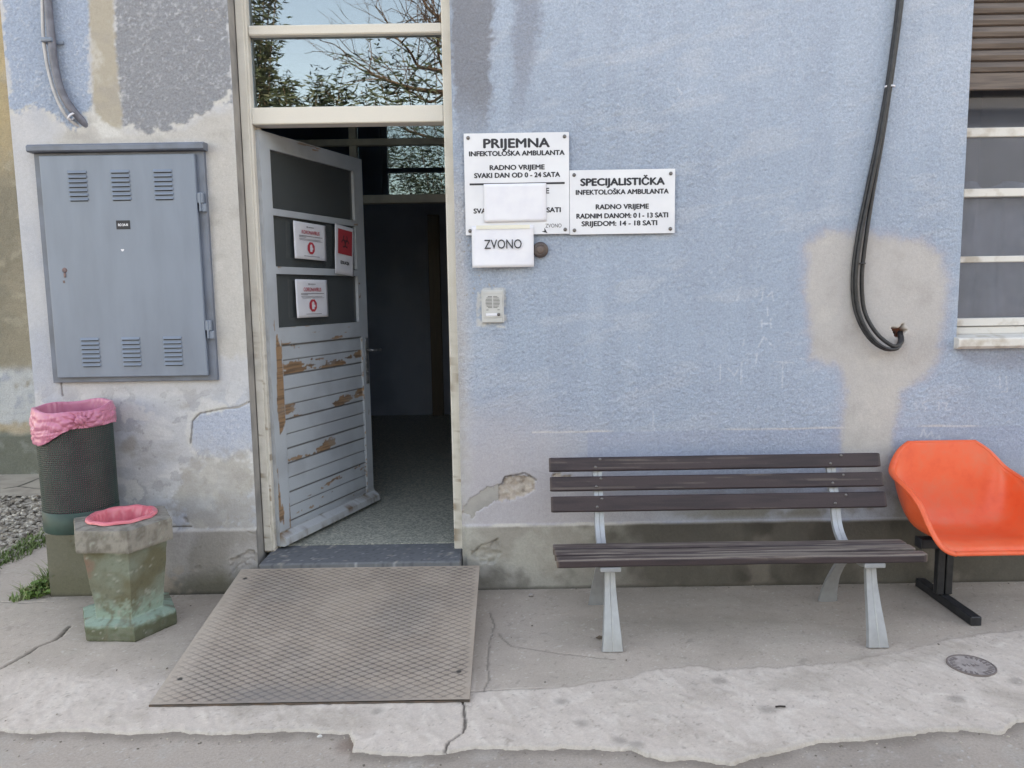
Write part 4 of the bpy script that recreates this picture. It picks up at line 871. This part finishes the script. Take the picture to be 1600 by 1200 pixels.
# round mouth bridged to the hexagonal rim
nm = 48; mouth = [b.bm.verts.new((.150*math.cos(2*math.pi*k/nm), .150*math.sin(2*math.pi*k/nm), .545)) for k in range(nm)]
inn = [b.bm.verts.new((.145*math.cos(2*math.pi*k/nm), .145*math.sin(2*math.pi*k/nm), .20)) for k in range(nm)]
for k in range(nm): b.bm.faces.new((mouth[k], mouth[(k+1) % nm], inn[(k+1) % nm], inn[k]))
b.bm.faces.new(inn[::-1]); b.bm.faces.new(rings[0][::-1])
ex = rings[-1]; ex_e = [b.bm.edges.get((ex[k], ex[(k+1) % 6])) for k in range(6)]; mo_e = [b.bm.edges.get((mouth[k], mouth[(k+1) % nm])) for k in range(nm)]
bmesh.ops.bridge_loops(b.bm, edges=ex_e+mo_e)
bmesh.ops.triangulate(b.bm, faces=[f for f in b.bm.faces if len(f.verts) > 4])
for _ in range(7):
    es = [e for e in b.bm.edges if e.calc_length() > .014]
    if not es: break
    bmesh.ops.subdivide_edges(b.bm, edges=es, cuts=1, use_grid_fill=True)
    bmesh.ops.triangulate(b.bm, faces=[f for f in b.bm.faces if len(f.verts) > 4])
o = b.build('concrete_body', M_vc, pl, True)
p = verts(o.data); nr_ = np.empty(len(p)*3, np.float32); o.data.vertices.foreach_get('normal', nr_); nr_ = nr_.reshape(-1, 3)
ang = np.arctan2(p[:, 1], p[:, 0])*.25; dsp = .0035*fbm(ang, p[:, 2], 14, 4, 140)+.0020*fbm(ang, p[:, 2]+.5*np.hypot(p[:, 0], p[:, 1]), 60, 3, 141)
inside = (np.hypot(p[:, 0], p[:, 1]) < .152); dsp[inside] = 0
p2_ = p+nr_*dsp[:, None]; p2_[:, 2] = np.maximum(p2_[:, 2], 0); o.data.vertices.foreach_set('co', p2_.astype(np.float32).ravel()); o.data.update()
x, y, z = p[:, 0], p[:, 1], p[:, 2]; u = ang*.9; zz2 = z+.7*np.hypot(x, y); n1 = fbm(u, zz2, 9, 5, 142); n2 = fbm(u+3, zz2, 26, 5, 143); n3 = fbm(u+5, zz2, 75, 3, 144)
c = mixc(np.tile(col(122, 124, 110), (len(x), 1)), col(110, 106, 86), sm(-.15, .35, n1)); c = mixc(c, col(132, 142, 130), sm(.05, .4, -n1+.3*n2)*.6)
c = mixc(c, col(142, 164, 152), sm(.20, .12, z+.09*n2+.06*n1)*sm(-.3, .05, n2+.12)); c = mixc(c, col(154, 174, 164), sm(.25, .5, n2+.2*n1)*sm(.3, .1, z)*.8)
c = mixc(c, col(92, 96, 72), sm(.082, .06, z+.02*n2)*sm(-.4, .1, n2+.12)*.95); c = mixc(c, col(112, 110, 96), sm(.07, .05, z)*.35)
red = sm(.07, .02, np.hypot(x+.115+.0, (z-.355))+.05*n2)*(y < -.1); c = mixc(c, col(146, 104, 94), red*.6)
rimc = mixc(np.tile(col(150, 144, 137), (len(x), 1)), col(120, 114, 107), sm(-.1, .35, n2+.3*n1)); rimc = mixc(rimc, col(168, 164, 158), sm(.2, .5, n3+.3*n2)*.5); rm = sm(.428, .436, z); c = c*(1-rm[:, None])+rimc*rm[:, None]
c = mixc(c, col(88, 88, 76), sm(.25, .5, n3)*.45); c = mixc(c, col(180, 182, 172), sm(.45, .6, n3-.1*n1)*.5)
setcol(o.data, c, np.ones(len(x))); o.data.set_sharp_from_angle(angle=R(32))
bag2 = thing('bin_bag', 'bright pink bag lining the round mouth of the concrete bin', 'bin bag', (pl.location.x, pl.location.y, .40))
b = MB(); grid = []
pr = [(.03, .01), (.09, .0), (.125, .03), (.134, .08), (.139, .128), (.141, .148), (.146, .160), (.154, .163), (.160, .158), (.162, .149)]
prs = []
for (a, c_) in zip(pr[:-1], pr[1:]):
    for k in range(4): prs.append((a[0]+(c_[0]-a[0])*k/4, a[1]+(c_[1]-a[1])*k/4))
prs.append(pr[-1])
for i, (r_, z_) in enumerate(prs):
    q = i/len(prs); amp = .020*max(0, 1-q*1.15)+.0022
    grid.append([b.bm.verts.new(((r_-amp*(2*abs(math.sin(4*th+1.5*math.sin(3*th)+2*q)))*.6-amp*.6*abs(math.sin(11*th+3*math.sin(2*th))))*math.cos(th), (r_-amp*(2*abs(math.sin(4*th+1.5*math.sin(3*th)+2*q)))*.6-amp*.6*abs(math.sin(11*th+3*math.sin(2*th))))*math.sin(th), z_+.002*math.sin(9*th)*(q > .7)-.006*math.cos(th-2.2)*0)) for th in np.linspace(0, 2*np.pi, 140, endpoint=False)])
for a, c_ in zip(grid[:-1], grid[1:]):
    for k in range(140): b.bm.faces.new((a[k], a[(k+1) % 140], c_[(k+1) % 140], c_[k]))
b.bm.faces.new(grid[0][::-1]); o = b.build('liner', M_bag2, bag2, True)

# ------------------------------------------------------------------ checker-plate ramp
rp_ = thing('ramp_plate', 'worn steel tread-plate ramp laid from the paving up to the doorstep', 'ramp', (-.818, -.63, 0))
RX0, RX1, RY0, RY1, RZ0, RZ1 = -1.452, -.186, -1.178, -.105, .012, .168
def ramp_fn(x, y):
    n1 = fbm(x, y, 3, 4, 151); n2 = fbm(x, y, 14, 4, 152); n3 = fbm(x, y, 70, 2, 153)
    t = (y-RY0)/(RY1-RY0); z = RZ0+(RZ1-RZ0)*t
    p1 = .058; p2 = .034                                                # diamonds: two crossing families of raised ribs
    u = x/p1+y/p2; v = x/p1-y/p2; du = np.abs(u-np.round(u)); dv = np.abs(v-np.round(v)); d = np.minimum(du, dv)
    xb = np.minimum(np.minimum(x-RX0, RX1-x), 1); inner = sm(.004, .03, xb)*sm(.002, .02, y-RY0)*sm(.002, .012, RY1-y)
    rib = 1-sm(.16, .05, d)*inner
    worn = sm(-.2, .5, n1)*.5
    z = z+.0022*rib+.0009*n2+.002*n1
    c = mixc(np.tile(col(164, 149, 138), (len(x), 1)), col(176, 160, 147), sm(-.2, .5, n1+.3*n2)*.8); c = mixc(c, col(150, 141, 134), sm(.0, .5, -n1+.2*n2)*.5)
    vtx = sm(.30, .12, np.hypot(du, dv)); c = mixc(c, col(74, 67, 65), (1-rib)*inner*(.50-.26*worn)+.35*vtx*inner*(1-worn)); c = mixc(c, col(186, 177, 170), rib*sm(-.1, .5, n2)*.3)
    c = mixc(c, col(120, 116, 116), sm(.14, .05, y-RY0+.05*n1)*.55*sm(-1.25, -1.05, x)*sm(-.2, -.7, x)); c = mixc(c, col(186, 172, 160), sm(-1.32, -1.42, x+.03*n1)*.6)
    c = mixc(c, col(160, 142, 128), sm(.1, .5, n2)*.25); c = c*(1+.06*n3[:, None])
    for (sx, sy) in ((-1.395, -1.02), (-.24, -1.0), (-1.40, -.2)): c = mixc(c, col(60, 56, 54), sm(.014, .008, np.hypot(x-sx, y-sy)))
    return np.stack([x+.818, y+.63, z], 1), c, np.full_like(x, .5)
relief('tread_plate', steps((RX0, RX1, .0042)), steps((RY0, RY1, .0042)), ramp_fn, None, mat_vc('worn_steel_plate', .68, .10, 240, .25, 200, .002, .5), rp_)
b = MB(); e0 = .0015
A = [(RX0, RY0, RZ0), (RX1, RY0, RZ0), (RX1, RY1, RZ1), (RX0, RY1, RZ1)]
top = [b.bm.verts.new((x_+.818, y_+.63, z_-.001)) for x_, y_, z_ in A]; bot = [b.bm.verts.new((x_+.818, y_+.63, z_-.009)) for x_, y_, z_ in A]
b.bm.faces.new(bot[::-1])
for k in range(4): b.bm.faces.new((top[k], bot[k], bot[(k+1) % 4], top[(k+1) % 4]))
for xr in (RX0+.03, RX1-.03): b.prism([(RY0+.06+.63, .004), (RY1-.03+.63, .004), (RY1-.03+.63, RZ1-.016), (RY0+.06+.63, RZ0+.003)], 'x', xr+.818-.012, xr+.818+.012)
b.build('support_frame', mat('rusty_steel', col4(84, 76, 72), .7, col4(104, 86, 76), 30), rp_)

# ------------------------------------------------------------------ bench
bench = thing('park_bench', 'dark brown slatted bench on cast aluminium legs against the blue wall', 'bench', (1.02, -.49, 0))
BXo, BYo = 1.02, -.49
def plank(name, x0, x1, w_, th, yc, zc, rx, seed, worn, chamf=0):
    """a board of length x0..x1, width w_, thickness th; rx tilts it about x"""
    nx = int((x1-x0)/.012); r_ = .006
    sec = [(-w_/2+r_, -th/2), (-w_/4, -th/2), (0, -th/2), (w_/4, -th/2), (w_/2-r_, -th/2), (w_/2, -th/2+r_), (w_/2, 0), (w_/2, th/2-r_), (w_/2-r_, th/2)]+[(w_/2-r_-(w_-2*r_)*k/12, th/2) for k in range(1, 12)]+[(-w_/2+r_, th/2), (-w_/2, th/2-r_), (-w_/2, 0), (-w_/2, -th/2+r_)]
    b = MB(); rings = []; rr = np.random.RandomState(seed)
    for i in range(nx+1):
        t = i/nx; x = x0+(x1-x0)*t; en = min(t, 1-t)*(x1-x0); k = 1-.06*max(0, 1-en/.008)
        wv = .0016*math.sin(x*3+seed)+.0008*math.sin(x*9+seed*2)
        rings.append([b.bm.verts.new((x-BXo, p*k, q*k+wv)) for p, q in sec])
    n = len(sec)
    for a, c_ in zip(rings[:-1], rings[1:]):
        for j in range(n): b.bm.faces.new((a[j], c_[j], c_[(j+1) % n], a[(j+1) % n]))
    b.bm.faces.new(rings[0]); b.bm.faces.new(rings[-1][::-1])
    if chamf:
        for v in b.bm.verts:
            dx = v.co.x+BXo-(x1-chamf)
            if dx > 0 and v.co.y < 0: v.co.y = max(v.co.y, -w_/2+dx*.55)
    o = b.build(name, M_wood, bench, False); p = verts(o.data)
    x, y, z = p[:, 0], p[:, 1], p[:, 2]; n1 = fbm(x, y*9+z*9, 5, 4, seed); n2 = fbm(x*.35, y*30+z*30, 6, 4, seed+1); n3 = fbm(x, y+z, 30, 3, seed+2)
    top_ = sm(.72, .95, z/(th/2))
    c = mixc(np.tile(col(64, 52, 56), (len(x), 1)), col(52, 43, 48), sm(-.1, .4, n1)); c = mixc(c, col(78, 65, 67), sm(.1, .5, n2)*.45)
    c = mixc(c, col(92, 79, 76), top_*(.6 if worn > .3 else .0))
    wr = sm(.02, .3, n2+.35*n1+worn-.5)*top_ if worn > .3 else sm(.42, .6, n2+.2*n3)*.3
    c = mixc(c, col(140, 128, 120), np.clip(wr, 0, 1)*.9)
    ed = sm(.84, .98, np.abs(y)/(w_/2))*top_*sm(-.3, .15, n3+worn*.4-.05); c = mixc(c, col(172, 157, 146), ed*(.95 if worn > .3 else .25))
    en = sm(.012, .0, np.minimum(x-x.min(), x.max()-x)); c = mixc(c, col(124, 108, 98), en*(.7 if worn > .3 else .25))
    q = np.cos(rx)*y-np.sin(rx)*z; zz_ = np.sin(rx)*y+np.cos(rx)*z
    o.data.vertices.foreach_set('co', np.stack([x, yc-BYo+q, zc+zz_], 1).astype(np.float32).ravel()); setcol(o.data, c, np.ones(len(x))); o.data.update()
    return o
BX0, BX1 = .186, 1.858
# backrest slats lean back; a board's wide side faces the sitter (local z is that face)
lean = R(72)
for i, (yc, zc) in enumerate(((-.212, .732), (-.246, .640), (-.285, .546))):
    o = plank('back_slat', BX0-.004+.002*i, BX1+.002*i, (.071, .073, .079)[i], .034, yc, zc, lean, 200+10*i, .0)
for i, (yc, zc) in enumerate(((-.683, .386), (-.590, .383), (-.500, .380))):
    plank('seat_slat', BX0+(.004, .0, -.003)[i], BX1-(.0, .012, .006)[i], .068, .036, yc, zc+.005, R(-1.5), 300+10*i, (.66, .60, .55)[i], .028 if i == 0 else 0)
def sweep(mb, path, wid, thk, x0, groove=True):
    """a cast rib: path in (y, z), width along x, thickness across; with a shallow groove down its face"""
    P = [Vector(p) for p in path]; rings = []
    for i, p in enumerate(P):
        t = (P[min(i+1, len(P)-1)]-P[max(i-1, 0)]).normalized(); n = Vector((-t.y, t.x)); w_ = wid[i]/2; h_ = thk[i]/2
        prof = [(-w_, -h_*.7), (-w_*.9, h_), (-w_*.08, h_), (0, h_*(.78 if groove else 1)), (w_*.08, h_), (w_*.9, h_), (w_, -h_*.7), (w_*.5, -h_), (-w_*.5, -h_)]
        rings.append([mb.bm.verts.new((x0+a, p.x+n.x*c_, p.y+n.y*c_)) for a, c_ in prof])
    m_ = len(rings[0])
    for a, c_ in zip(rings[:-1], rings[1:]):
        for k in range(m_): mb.bm.faces.new((a[k], a[(k+1) % m_], c_[(k+1) % m_], c_[k]))
    mb.bm.faces.new(rings[0][::-1]); mb.bm.faces.new(rings[-1])
def sp2(pts, vals, n=6):
    q = spline([(a, b_, 0) for a, b_ in pts], n); v = [vals[min(i//n, len(vals)-2)]*(1-(i/n-min(i//n, len(vals)-2)))+vals[min(i//n, len(vals)-2)+1]*(i/n-min(i//n, len(vals)-2)) for i in range(len(q))]
    return [(p.x, p.y) for p in q], v
for sx in (.428, 1.616):
    sup = bpy.data.objects.new('leg_support', None); C.objects.link(sup); sup.parent = bench; sup.location = (sx-BXo, 0, 0)
    f = lambda pts: [(a-BYo, b_) for a, b_ in pts]
    b = MB(); pth, wd_ = sp2(f([(-.765, .002), (-.745, .07), (-.705, .18), (-.675, .27), (-.662, .335), (-.660, .358)]), [.100, .086, .066, .054, .050, .050]); sweep(b, pth, wd_, [.022]*len(pth), .004)
    b.box(-.045, .049, -.715-BYo, -.600-BYo, .350, .3715, .003); b.build('front_leg', M_alu, sup)
    b = MB(); pth, wd_ = sp2(f([(-.235, .002), (-.255, .07), (-.31, .17), (-.40, .27), (-.52, .325), (-.64, .34)]), [.098, .08, .055, .046, .044, .044]); sweep(b, pth[::-1], wd_[::-1], [.022]*len(pth), -.006)
    b.box(-.04, .036, -.54-BYo, -.46-BYo, .346, .3700, .002); b.build('rear_leg', M_alu, sup)
    b = MB(); pth, wd_ = sp2(f([(-.50, .335), (-.42, .345), (-.345, .385), (-.305, .43), (-.285, .48), (-.262, .55), (-.222, .65), (-.190, .755)]), [.044]*8); sweep(b, pth, [.050]*len(pth), [.02]*len(pth), 0); b.build('back_arm', M_alu, sup)
    for yc, zc in ((-.212, .732), (-.246, .640), (-.285, .546)):
        for dx, dz in ((-.012, -.016), (.012 if sx < 1 else .045, .024)):
            nrm = Vector((0, -math.sin(lean), math.cos(lean))); ax = Vector((0, math.cos(lean), math.sin(lean))); c0 = Vector((dx, yc-BYo, zc))+ax*dz+nrm*.0165
            b = MB(); b.lathe([(.0075, 0), (.0075, .002), (.004, .0042), (.0004, .0046)], 12, Matrix.Translation(c0) @ nrm.to_track_quat('Z', 'Y').to_matrix().to_4x4()); b.build('bolt', M_screw, sup, True)

# ------------------------------------------------------------------ orange shell seat on its beam
ch = thing('beam_seat', 'orange moulded plastic shell seat on a black steel beam beside the bench', 'seat', (2.262, -.3, 0))
m, nt_, bs, N = newmat('orange_plastic'); bs.inputs['Roughness'].default_value = .38; bs.inputs['Base Color'].default_value = col4(240, 90, 54, .85); bs.inputs['Subsurface Weight'].default_value = .0; bs.inputs['Specular IOR Level'].default_value = .45
nz_ = N('ShaderNodeTexNoise'); nz_.inputs['Scale'].default_value = 7; nz_.inputs['Detail'].default_value = 6; tc = N('ShaderNodeTexCoord'); nt_.links.new(tc.outputs['Object'], nz_.inputs['Vector'])
rp2 = N('ShaderNodeMapRange'); rp2.inputs[3].default_value = .30; rp2.inputs[4].default_value = .52; nt_.links.new(nz_.outputs[0], rp2.inputs[0]); nt_.links.new(rp2.outputs[0], bs.inputs['Roughness'])
nz2 = N('ShaderNodeTexNoise'); nz2.inputs['Scale'].default_value = 9; nz2.inputs['Detail'].default_value = 9; nz2.inputs['Roughness'].default_value = .72; nt_.links.new(tc.outputs['Object'], nz2.inputs['Vector'])
rc = N('ShaderNodeValToRGB'); e = rc.color_ramp.elements; e[0].position = .48; e[0].color = col4(244, 99, 61, .87); e[1].position = .85; e[1].color = col4(234, 122, 92, .8); e3 = rc.color_ramp.elements.new(.28); e3.color = col4(236, 88, 54, .85)
nt_.links.new(nz2.outputs[0], rc.inputs[0]); nt_.links.new(rc.outputs[0], bs.inputs['Base Color'])
# centre line and rim line from the front lip up to the head of the back: (y, z) and (half width, y, z)
cen_ = [(-.53, .352), (-.515, .372), (-.46, .383), (-.38, .372), (-.29, .362), (-.21, .375), (-.155, .43), (-.125, .52), (-.105, .62), (-.085, .72), (-.066, .790)]
rim_ = [(.178, -.53, .350), (.212, -.518, .362), (.238, -.495, .395), (.262, -.455, .465), (.276, -.41, .540), (.291, -.35, .592), (.301, -.28, .622), (.301, -.20, .640), (.283, -.13, .668), (.228, -.086, .742), (.168, -.068, .788)]
cs_ = spline([(0, y+.3, z) for y, z in cen_], 4); rs_ = spline([(w_, y+.3, z) for w_, y, z in rim_], 4)
b = MB(); nu_ = 36; G = []
for cpt, rpt in zip(cs_, rs_):
    row = []
    for i in range(nu_+1):
        s = -1+2*i/nu_; a = abs(s); e_ = a**4.2
        x = (rpt.x)*(math.sin(min(1, a*1.0)*math.pi/2)*.85+a*.15)*(1 if s >= 0 else -1)
        y = cpt.y+(rpt.y-cpt.y)*a**3.4; z = cpt.z+(rpt.z-cpt.z)*e_
        row.append(b.bm.verts.new((x, y, z)))
    # outward flange
    G.append(row)
for a, c_ in zip(G[:-1], G[1:]):
    for k in range(nu_): b.bm.faces.new((a[k], a[k+1], c_[k+1], c_[k]))
o = b.build('seat_shell', m, ch, True)
so = o.modifiers.new('shell', 'SOLIDIFY'); so.thickness = .007; so.offset = 0
# rolled rim following the whole edge
edge = [r_[-1].copy() for r_ in [[q] for q in rs_]]
loop = [Vector((-p.x, p.y, p.z)) for p in rs_][::1]
def cross(cpt, rpt):
    out = []
    for i in range(nu_+1):
        s = -1+2*i/nu_; a = abs(s); out.append(Vector(((rpt.x)*(math.sin(a*math.pi/2)*.85+a*.15)*(1 if s >= 0 else -1), cpt.y+(rpt.y-cpt.y)*a**3.4, cpt.z+(rpt.z-cpt.z)*a**4.2)))
    return out
frontl = cross(cs_[0], rs_[0]); backl = cross(cs_[-1], rs_[-1])
path = frontl[:-1]+[p.copy() for p in rs_][:-1]+backl[::-1][:-1]+loop[::-1]
b = MB(); rings = []; n = len(path); ctr = Vector((0, 0, .5))
for i, p in enumerate(path):
    t = (path[(i+1) % n]-path[(i-1) % n]).normalized(); out = Vector((p.x, (p.y-.0)*.9, -.05)); out = (out-t*out.dot(t)).normalized(); bn = t.cross(out)
    rings.append([b.bm.verts.new(p+out*(.011+.016*math.cos(2*math.pi*k/10))+bn*.010*math.sin(2*math.pi*k/10)) for k in range(10)])
for i in range(n):
    a, c_ = rings[i], rings[(i+1) % n]
    for k in range(10): b.bm.faces.new((a[k], a[(k+1) % 10], c_[(k+1) % 10], c_[k]))
b.build('rolled_rim', m, ch, True)
M_bsteel = mat('black_steel', col4(30, 31, 36), .5, col4(44, 45, 50), 20, bump=.1)
b = MB(); b.box(1.992-2.215, 4.2-2.215, -.02, .04, .298, .346, .003); b.build('beam', M_bsteel, ch)
b = MB(); b.box(1.992-2.215-.004, 1.992-2.215, -.022, .042, .296, .348, .001); b.build('end_cap', M_black, ch)
b = MB(); b.box(-.16, .16, -.16, .12, .346, .356, .002); b.box(-.12, -.09, -.14, .10, .330, .346); b.box(.09, .12, -.14, .10, .330, .346); b.build('mounting_plate', M_bsteel, ch)
for xo in (0, 1.75):
    b = MB(); b.box(-.118+xo, -.082+xo, .01, .05, .045, .298, .003); b.box(-.074+xo, -.040+xo, .01, .05, .045, .298, .003); b.build('upright', M_bsteel, ch)
    b = MB(); b.box(-.105+xo, -.053+xo, -.262, .245, .0, .045, .004); b.build('foot', M_bsteel, ch)

# ------------------------------------------------------------------ small things on the paving
MHS = .93
mh = thing('valve_cover', 'small round cast iron valve cover set in the pale paving', 'cover', (1.926, -.953, .0))
M_iron = mat('dusty_cast_iron', col4(176, 166, 163), .8, col4(158, 148, 146), 30); M_irond = mat('iron_lettering', col4(124, 113, 112), .8)
b = MB(); b.lathe([(.0005, .0075), (.094, .0075), (.094, -.01)], 48); b.build('cover_plate', M_iron, mh)
b = MB(); b.lathe([(.093, .008), (.094, .0105), (.100, .0105), (.101, -.01)], 48); b.build('rim_ring', M_irond, mh)
b = MB(); rs2 = np.random.RandomState(11)
for k in range(24):
    if k in (6, 7, 18): continue
    M_ = Matrix.Rotation(2*math.pi*k/24, 4, 'Z') @ Matrix.Translation((.076, 0, 0)); b.box(-.011, .011, -.006, -.003, .0076, .0092, M=M_); b.box(-.011+.014*rs2.rand(), .011, -.003, .005, .0076, .0090, M=M_)
for k in range(4): b.box(-.036+k*.019, -.032+k*.019, -.012, .012, .0076, .009); b.box(-.032+k*.019, -.024+k*.019, -.012+.02*rs2.rand(), -.008+.016*rs2.rand(), .0076, .009)
b.build('cast_lettering', M_irond, mh); mh.scale = (MHS, MHS, 1)
px, py = PG(1219, 1108); st_ = MB(); st_.tube([(-.018, 0, .008), (0, .001, .009), (.02, 0, .0085)], .0035, 7); o = st_.build('twig', mat('dark_twig', col4(52, 44, 42), .8)); o.location = (px, py, .002); tag(o, 'short dark twig lying on the pale paving right of the ramp', 'twig')
def pebble(px, py, r_, label, c, z=.0):
    x, y = PG(px, py); b = MB(); bmesh.ops.create_icosphere(b.bm, subdivisions=2, radius=r_)
    for v in b.bm.verts: v.co = Vector((v.co.x*1.2, v.co.y, v.co.z*.75))*(1+.15*math.sin(v.co.x*300+v.co.y*200))
    o = b.build('pebble', mat('pebble_stone', col4(*c), .8, col4(*[int(t*.8) for t in c]), 60), None, True); o.location = (x, y, z+r_*.6); tag(o, label, 'pebble')
pebble(499, 1147, .009, 'small white pebble in the yard just below the ramp', (226, 224, 222), -.016)
pebble(830, 932, .012, 'grey pebble on the paving left of the bench near the wall', (180, 172, 168))
pebble(1250, 908, .006, 'tiny pale pebble at the wall base under the bench', (196, 190, 184), .004)
b = MB(); b.bm.faces.new([b.bm.verts.new(v) for v in ((-.02, 0, .004), (.0, -.012, .003), (.03, .0, .006), (.0, .012, .010))]); x, y = PG(937, 999); o = b.build('dry_leaf', mat('dry_leaf_brown', col4(92, 78, 66), .8)); o.modifiers.new('t', 'SOLIDIFY').thickness = .001; o.location = (x, y, .004); tag(o, 'dry brown leaf on the ground beside the left front bench leg', 'leaf')

# ------------------------------------------------------------------ garden opposite the facade (it shows in the glass)
M_leaf = mat('narrow_leaf_green', col4(62, 84, 62, .45), .6, col4(84, 100, 72, .45), 1.6, (.35, .65)); M_bark = mat('grey_brown_bark', col4(110, 92, 80), .9, col4(84, 72, 64), 12, bump=.5, bscale=20)
M_bark2 = mat('reddish_bark', col4(104, 82, 70, .6), .9, col4(84, 70, 62, .6), 9, bump=.5, bscale=20)
def leafy(name, label, loc, h_, rad, nstem, nleaf, seed, ll=(.12, .20), droop=.5, arch=1.0):
    t = thing(name, label, 'shrub', loc, 0, 'shrubs opposite the facade'); rr = np.random.RandomState(seed); sb = MB(); lb = MB()
    for i in range(nstem):
        a = rr.rand()*6.283; r0 = rad*.25*rr.rand(); hh = h_*(.6+.4*rr.rand()); out = rad*(.3+.7*rr.rand())*arch
        pts = [Vector((r0*math.cos(a)+out*math.cos(a)*(k/9)**2, r0*math.sin(a)+out*math.sin(a)*(k/9)**2, hh*(k/9)*(1-.12*arch*(k/9)**3))) for k in range(10)]
        sb.tube(pts, [.022*(1-k/10.5) for k in range(10)], 5)
        for j in range(nleaf):
            q = .22+.78*rr.rand()**.8; k = min(8, int(q*9)); f_ = q*9-k; p = pts[k].lerp(pts[k+1], f_); sp_ = .30*rad*(1-.3*q)
            p = p+Vector((rr.randn(), rr.randn(), rr.randn()*.8))*sp_*.45; d = Vector((rr.randn(), rr.randn(), .5-droop*rr.rand()*2)).normalized(); L_ = ll[0]+(ll[1]-ll[0])*rr.rand(); sd_ = d.cross(Vector((rr.randn(), rr.randn(), rr.randn()))).normalized()*L_*.085
            lb.bm.faces.new([lb.bm.verts.new(v) for v in (p, p+d*L_*.4+sd_, p+d*L_, p+d*L_*.4-sd_)])
    sb.build('stem', M_bark, t, True, fixn=False); lb.build('foliage', M_leaf, t, fixn=False)
leafy('leafy_shrub', 'tall narrow-leaved shrub opposite the left side of the door', (-4.2, -8.4, -.045), 8.8, .85, 28, 330, 21)
leafy('leafy_shrub', 'rounded narrow-leaved shrub opposite the middle of the door', (-3.15, -8.2, -.045), 6.05, .9, 34, 330, 22)
leafy('leafy_shrub', 'wide narrow-leaved shrub opposite the right side of the door', (-1.25, -8.3, -.045), 6.15, 1.5, 46, 330, 23)
leafy('leafy_shrub', 'low bushy shrub opposite the signs', (1.3, -8.6, -.045), 3.6, 1.6, 34, 190, 24)
leafy('leafy_shrub', 'dense broad shrub opposite the bench', (4.4, -8.8, -.045), 4.4, 1.8, 46, 230, 25, (.16, .26))
hs = thing('reflected_house', 'plain grey plastered house across the yard, added for the shuttered window to reflect', 'house', (10, -13, -.045))  # unseen house, added so the window glass mirrors an even grey
M_hs = mat('slate_grey_house_plaster', col4(88, 100, 124, .6), .9, col4(76, 88, 108, .6), 1.5)
b = MB(); b.box(-4.5, 7, -6, 0, 0, 5.4); b.build('house_wall', M_hs, hs)
b = MB(); b.prism([(-6.4, 5.4), (.4, 5.4), (-3, 7.6)], 'x', -4.9, 7.4); b.build('house_roof', mat('dark_slate_roof', col4(70, 72, 80, .6), .9, col4(58, 60, 66, .6), 9), hs)
tr = thing('bare_tree', 'leafless tree with crooked branches standing behind the shrubs', 'tree', (-.9, -9.6, -.045)); rr = np.random.RandomState(42); tb = MB(); bb = MB()
def grow(p, d, L_, r_, dep):
    pts = [p]; q = p; dd = d
    for k in range(5):
        dd = (dd+Vector((rr.randn(), rr.randn(), rr.randn()*.7+.12))*.16).normalized(); q = q+dd*L_/5; pts.append(q)
    (tb if dep == 0 else bb).tube(pts, [r_*(1-.5*k/5) for k in range(6)], 7 if dep < 2 else 4)
    if dep < 5:
        for k in range(3 if dep < 2 else 2+int(rr.rand() > .5)):
            i = 2+int(rr.rand()*4) if k else 5; nd = (dd+Vector((rr.randn()-.35, rr.randn(), rr.randn()*.5+.15))*.75).normalized(); grow(pts[i], nd, L_*(.62+.2*rr.rand()), r_*.52*(1 if k else 1.1), dep+1)
def mir(px, py):                                                  # where the mirrored sight line through the transom meets the tree's plane
    r = ray(px, py); p = CAM+r*(13.94/r[1]); return Vector((float(p[0]), 0, float(p[2])))
base_x = mir(775, 140).x; tr.location = (base_x, -9.6, -.045)
def loc(px, py, dy=0): v = mir(px, py); return Vector((v.x-base_x, dy, v.z))
tb.tube([Vector((0, 0, 0)), Vector((.06, .02, 1.6)), Vector((-.02, 0, 3.2)), loc(765, 150), loc(745, 90), loc(730, 20), loc(722, -60)], [.17, .15, .13, .11, .09, .06, .03], 10)
limbs = [([(765, 150), (735, 146), (700, 139), (640, 128), (590, 118), (572, 111)], .07), ([(750, 105), (715, 116), (690, 113), (668, 104), (650, 92), (640, 76), (622, 63), (603, 55)], .045),
         ([(735, 60), (705, 50), (690, 36), (680, 18), (662, -6), (650, -30)], .05), ([(715, 116), (690, 95), (684, 72), (690, 48), (684, 28)], .03), ([(700, 139), (670, 150), (640, 138), (612, 150)], .03), ([(745, 90), (720, 86), (700, 74), (676, 66), (664, 52)], .03), ([(730, 20), (710, 8), (694, -12), (680, -40)], .035)]
for pts, r0 in limbs:
    q = spline([loc(a_, c_, .25*math.sin(i*1.7+r0*90)) for i, (a_, c_) in enumerate(pts)], 5); n = len(q)
    bb.tube(q, [r0*(1-.8*k/n) for k in range(n)], 6)
    for k in range(n//3, n, 2):
        d0 = (q[min(k+1, n-1)]-q[k-1]).normalized()
        grow(q[k], (d0+Vector((rr.randn()*.8, rr.randn()*.5, rr.randn()*.6+.35))).normalized(), .45+.5*rr.rand(), .012+.006*rr.rand(), 3)
tb.build('trunk', M_bark, tr, True, fixn=False); bb.build('branch', M_bark2, tr, True, fixn=False)
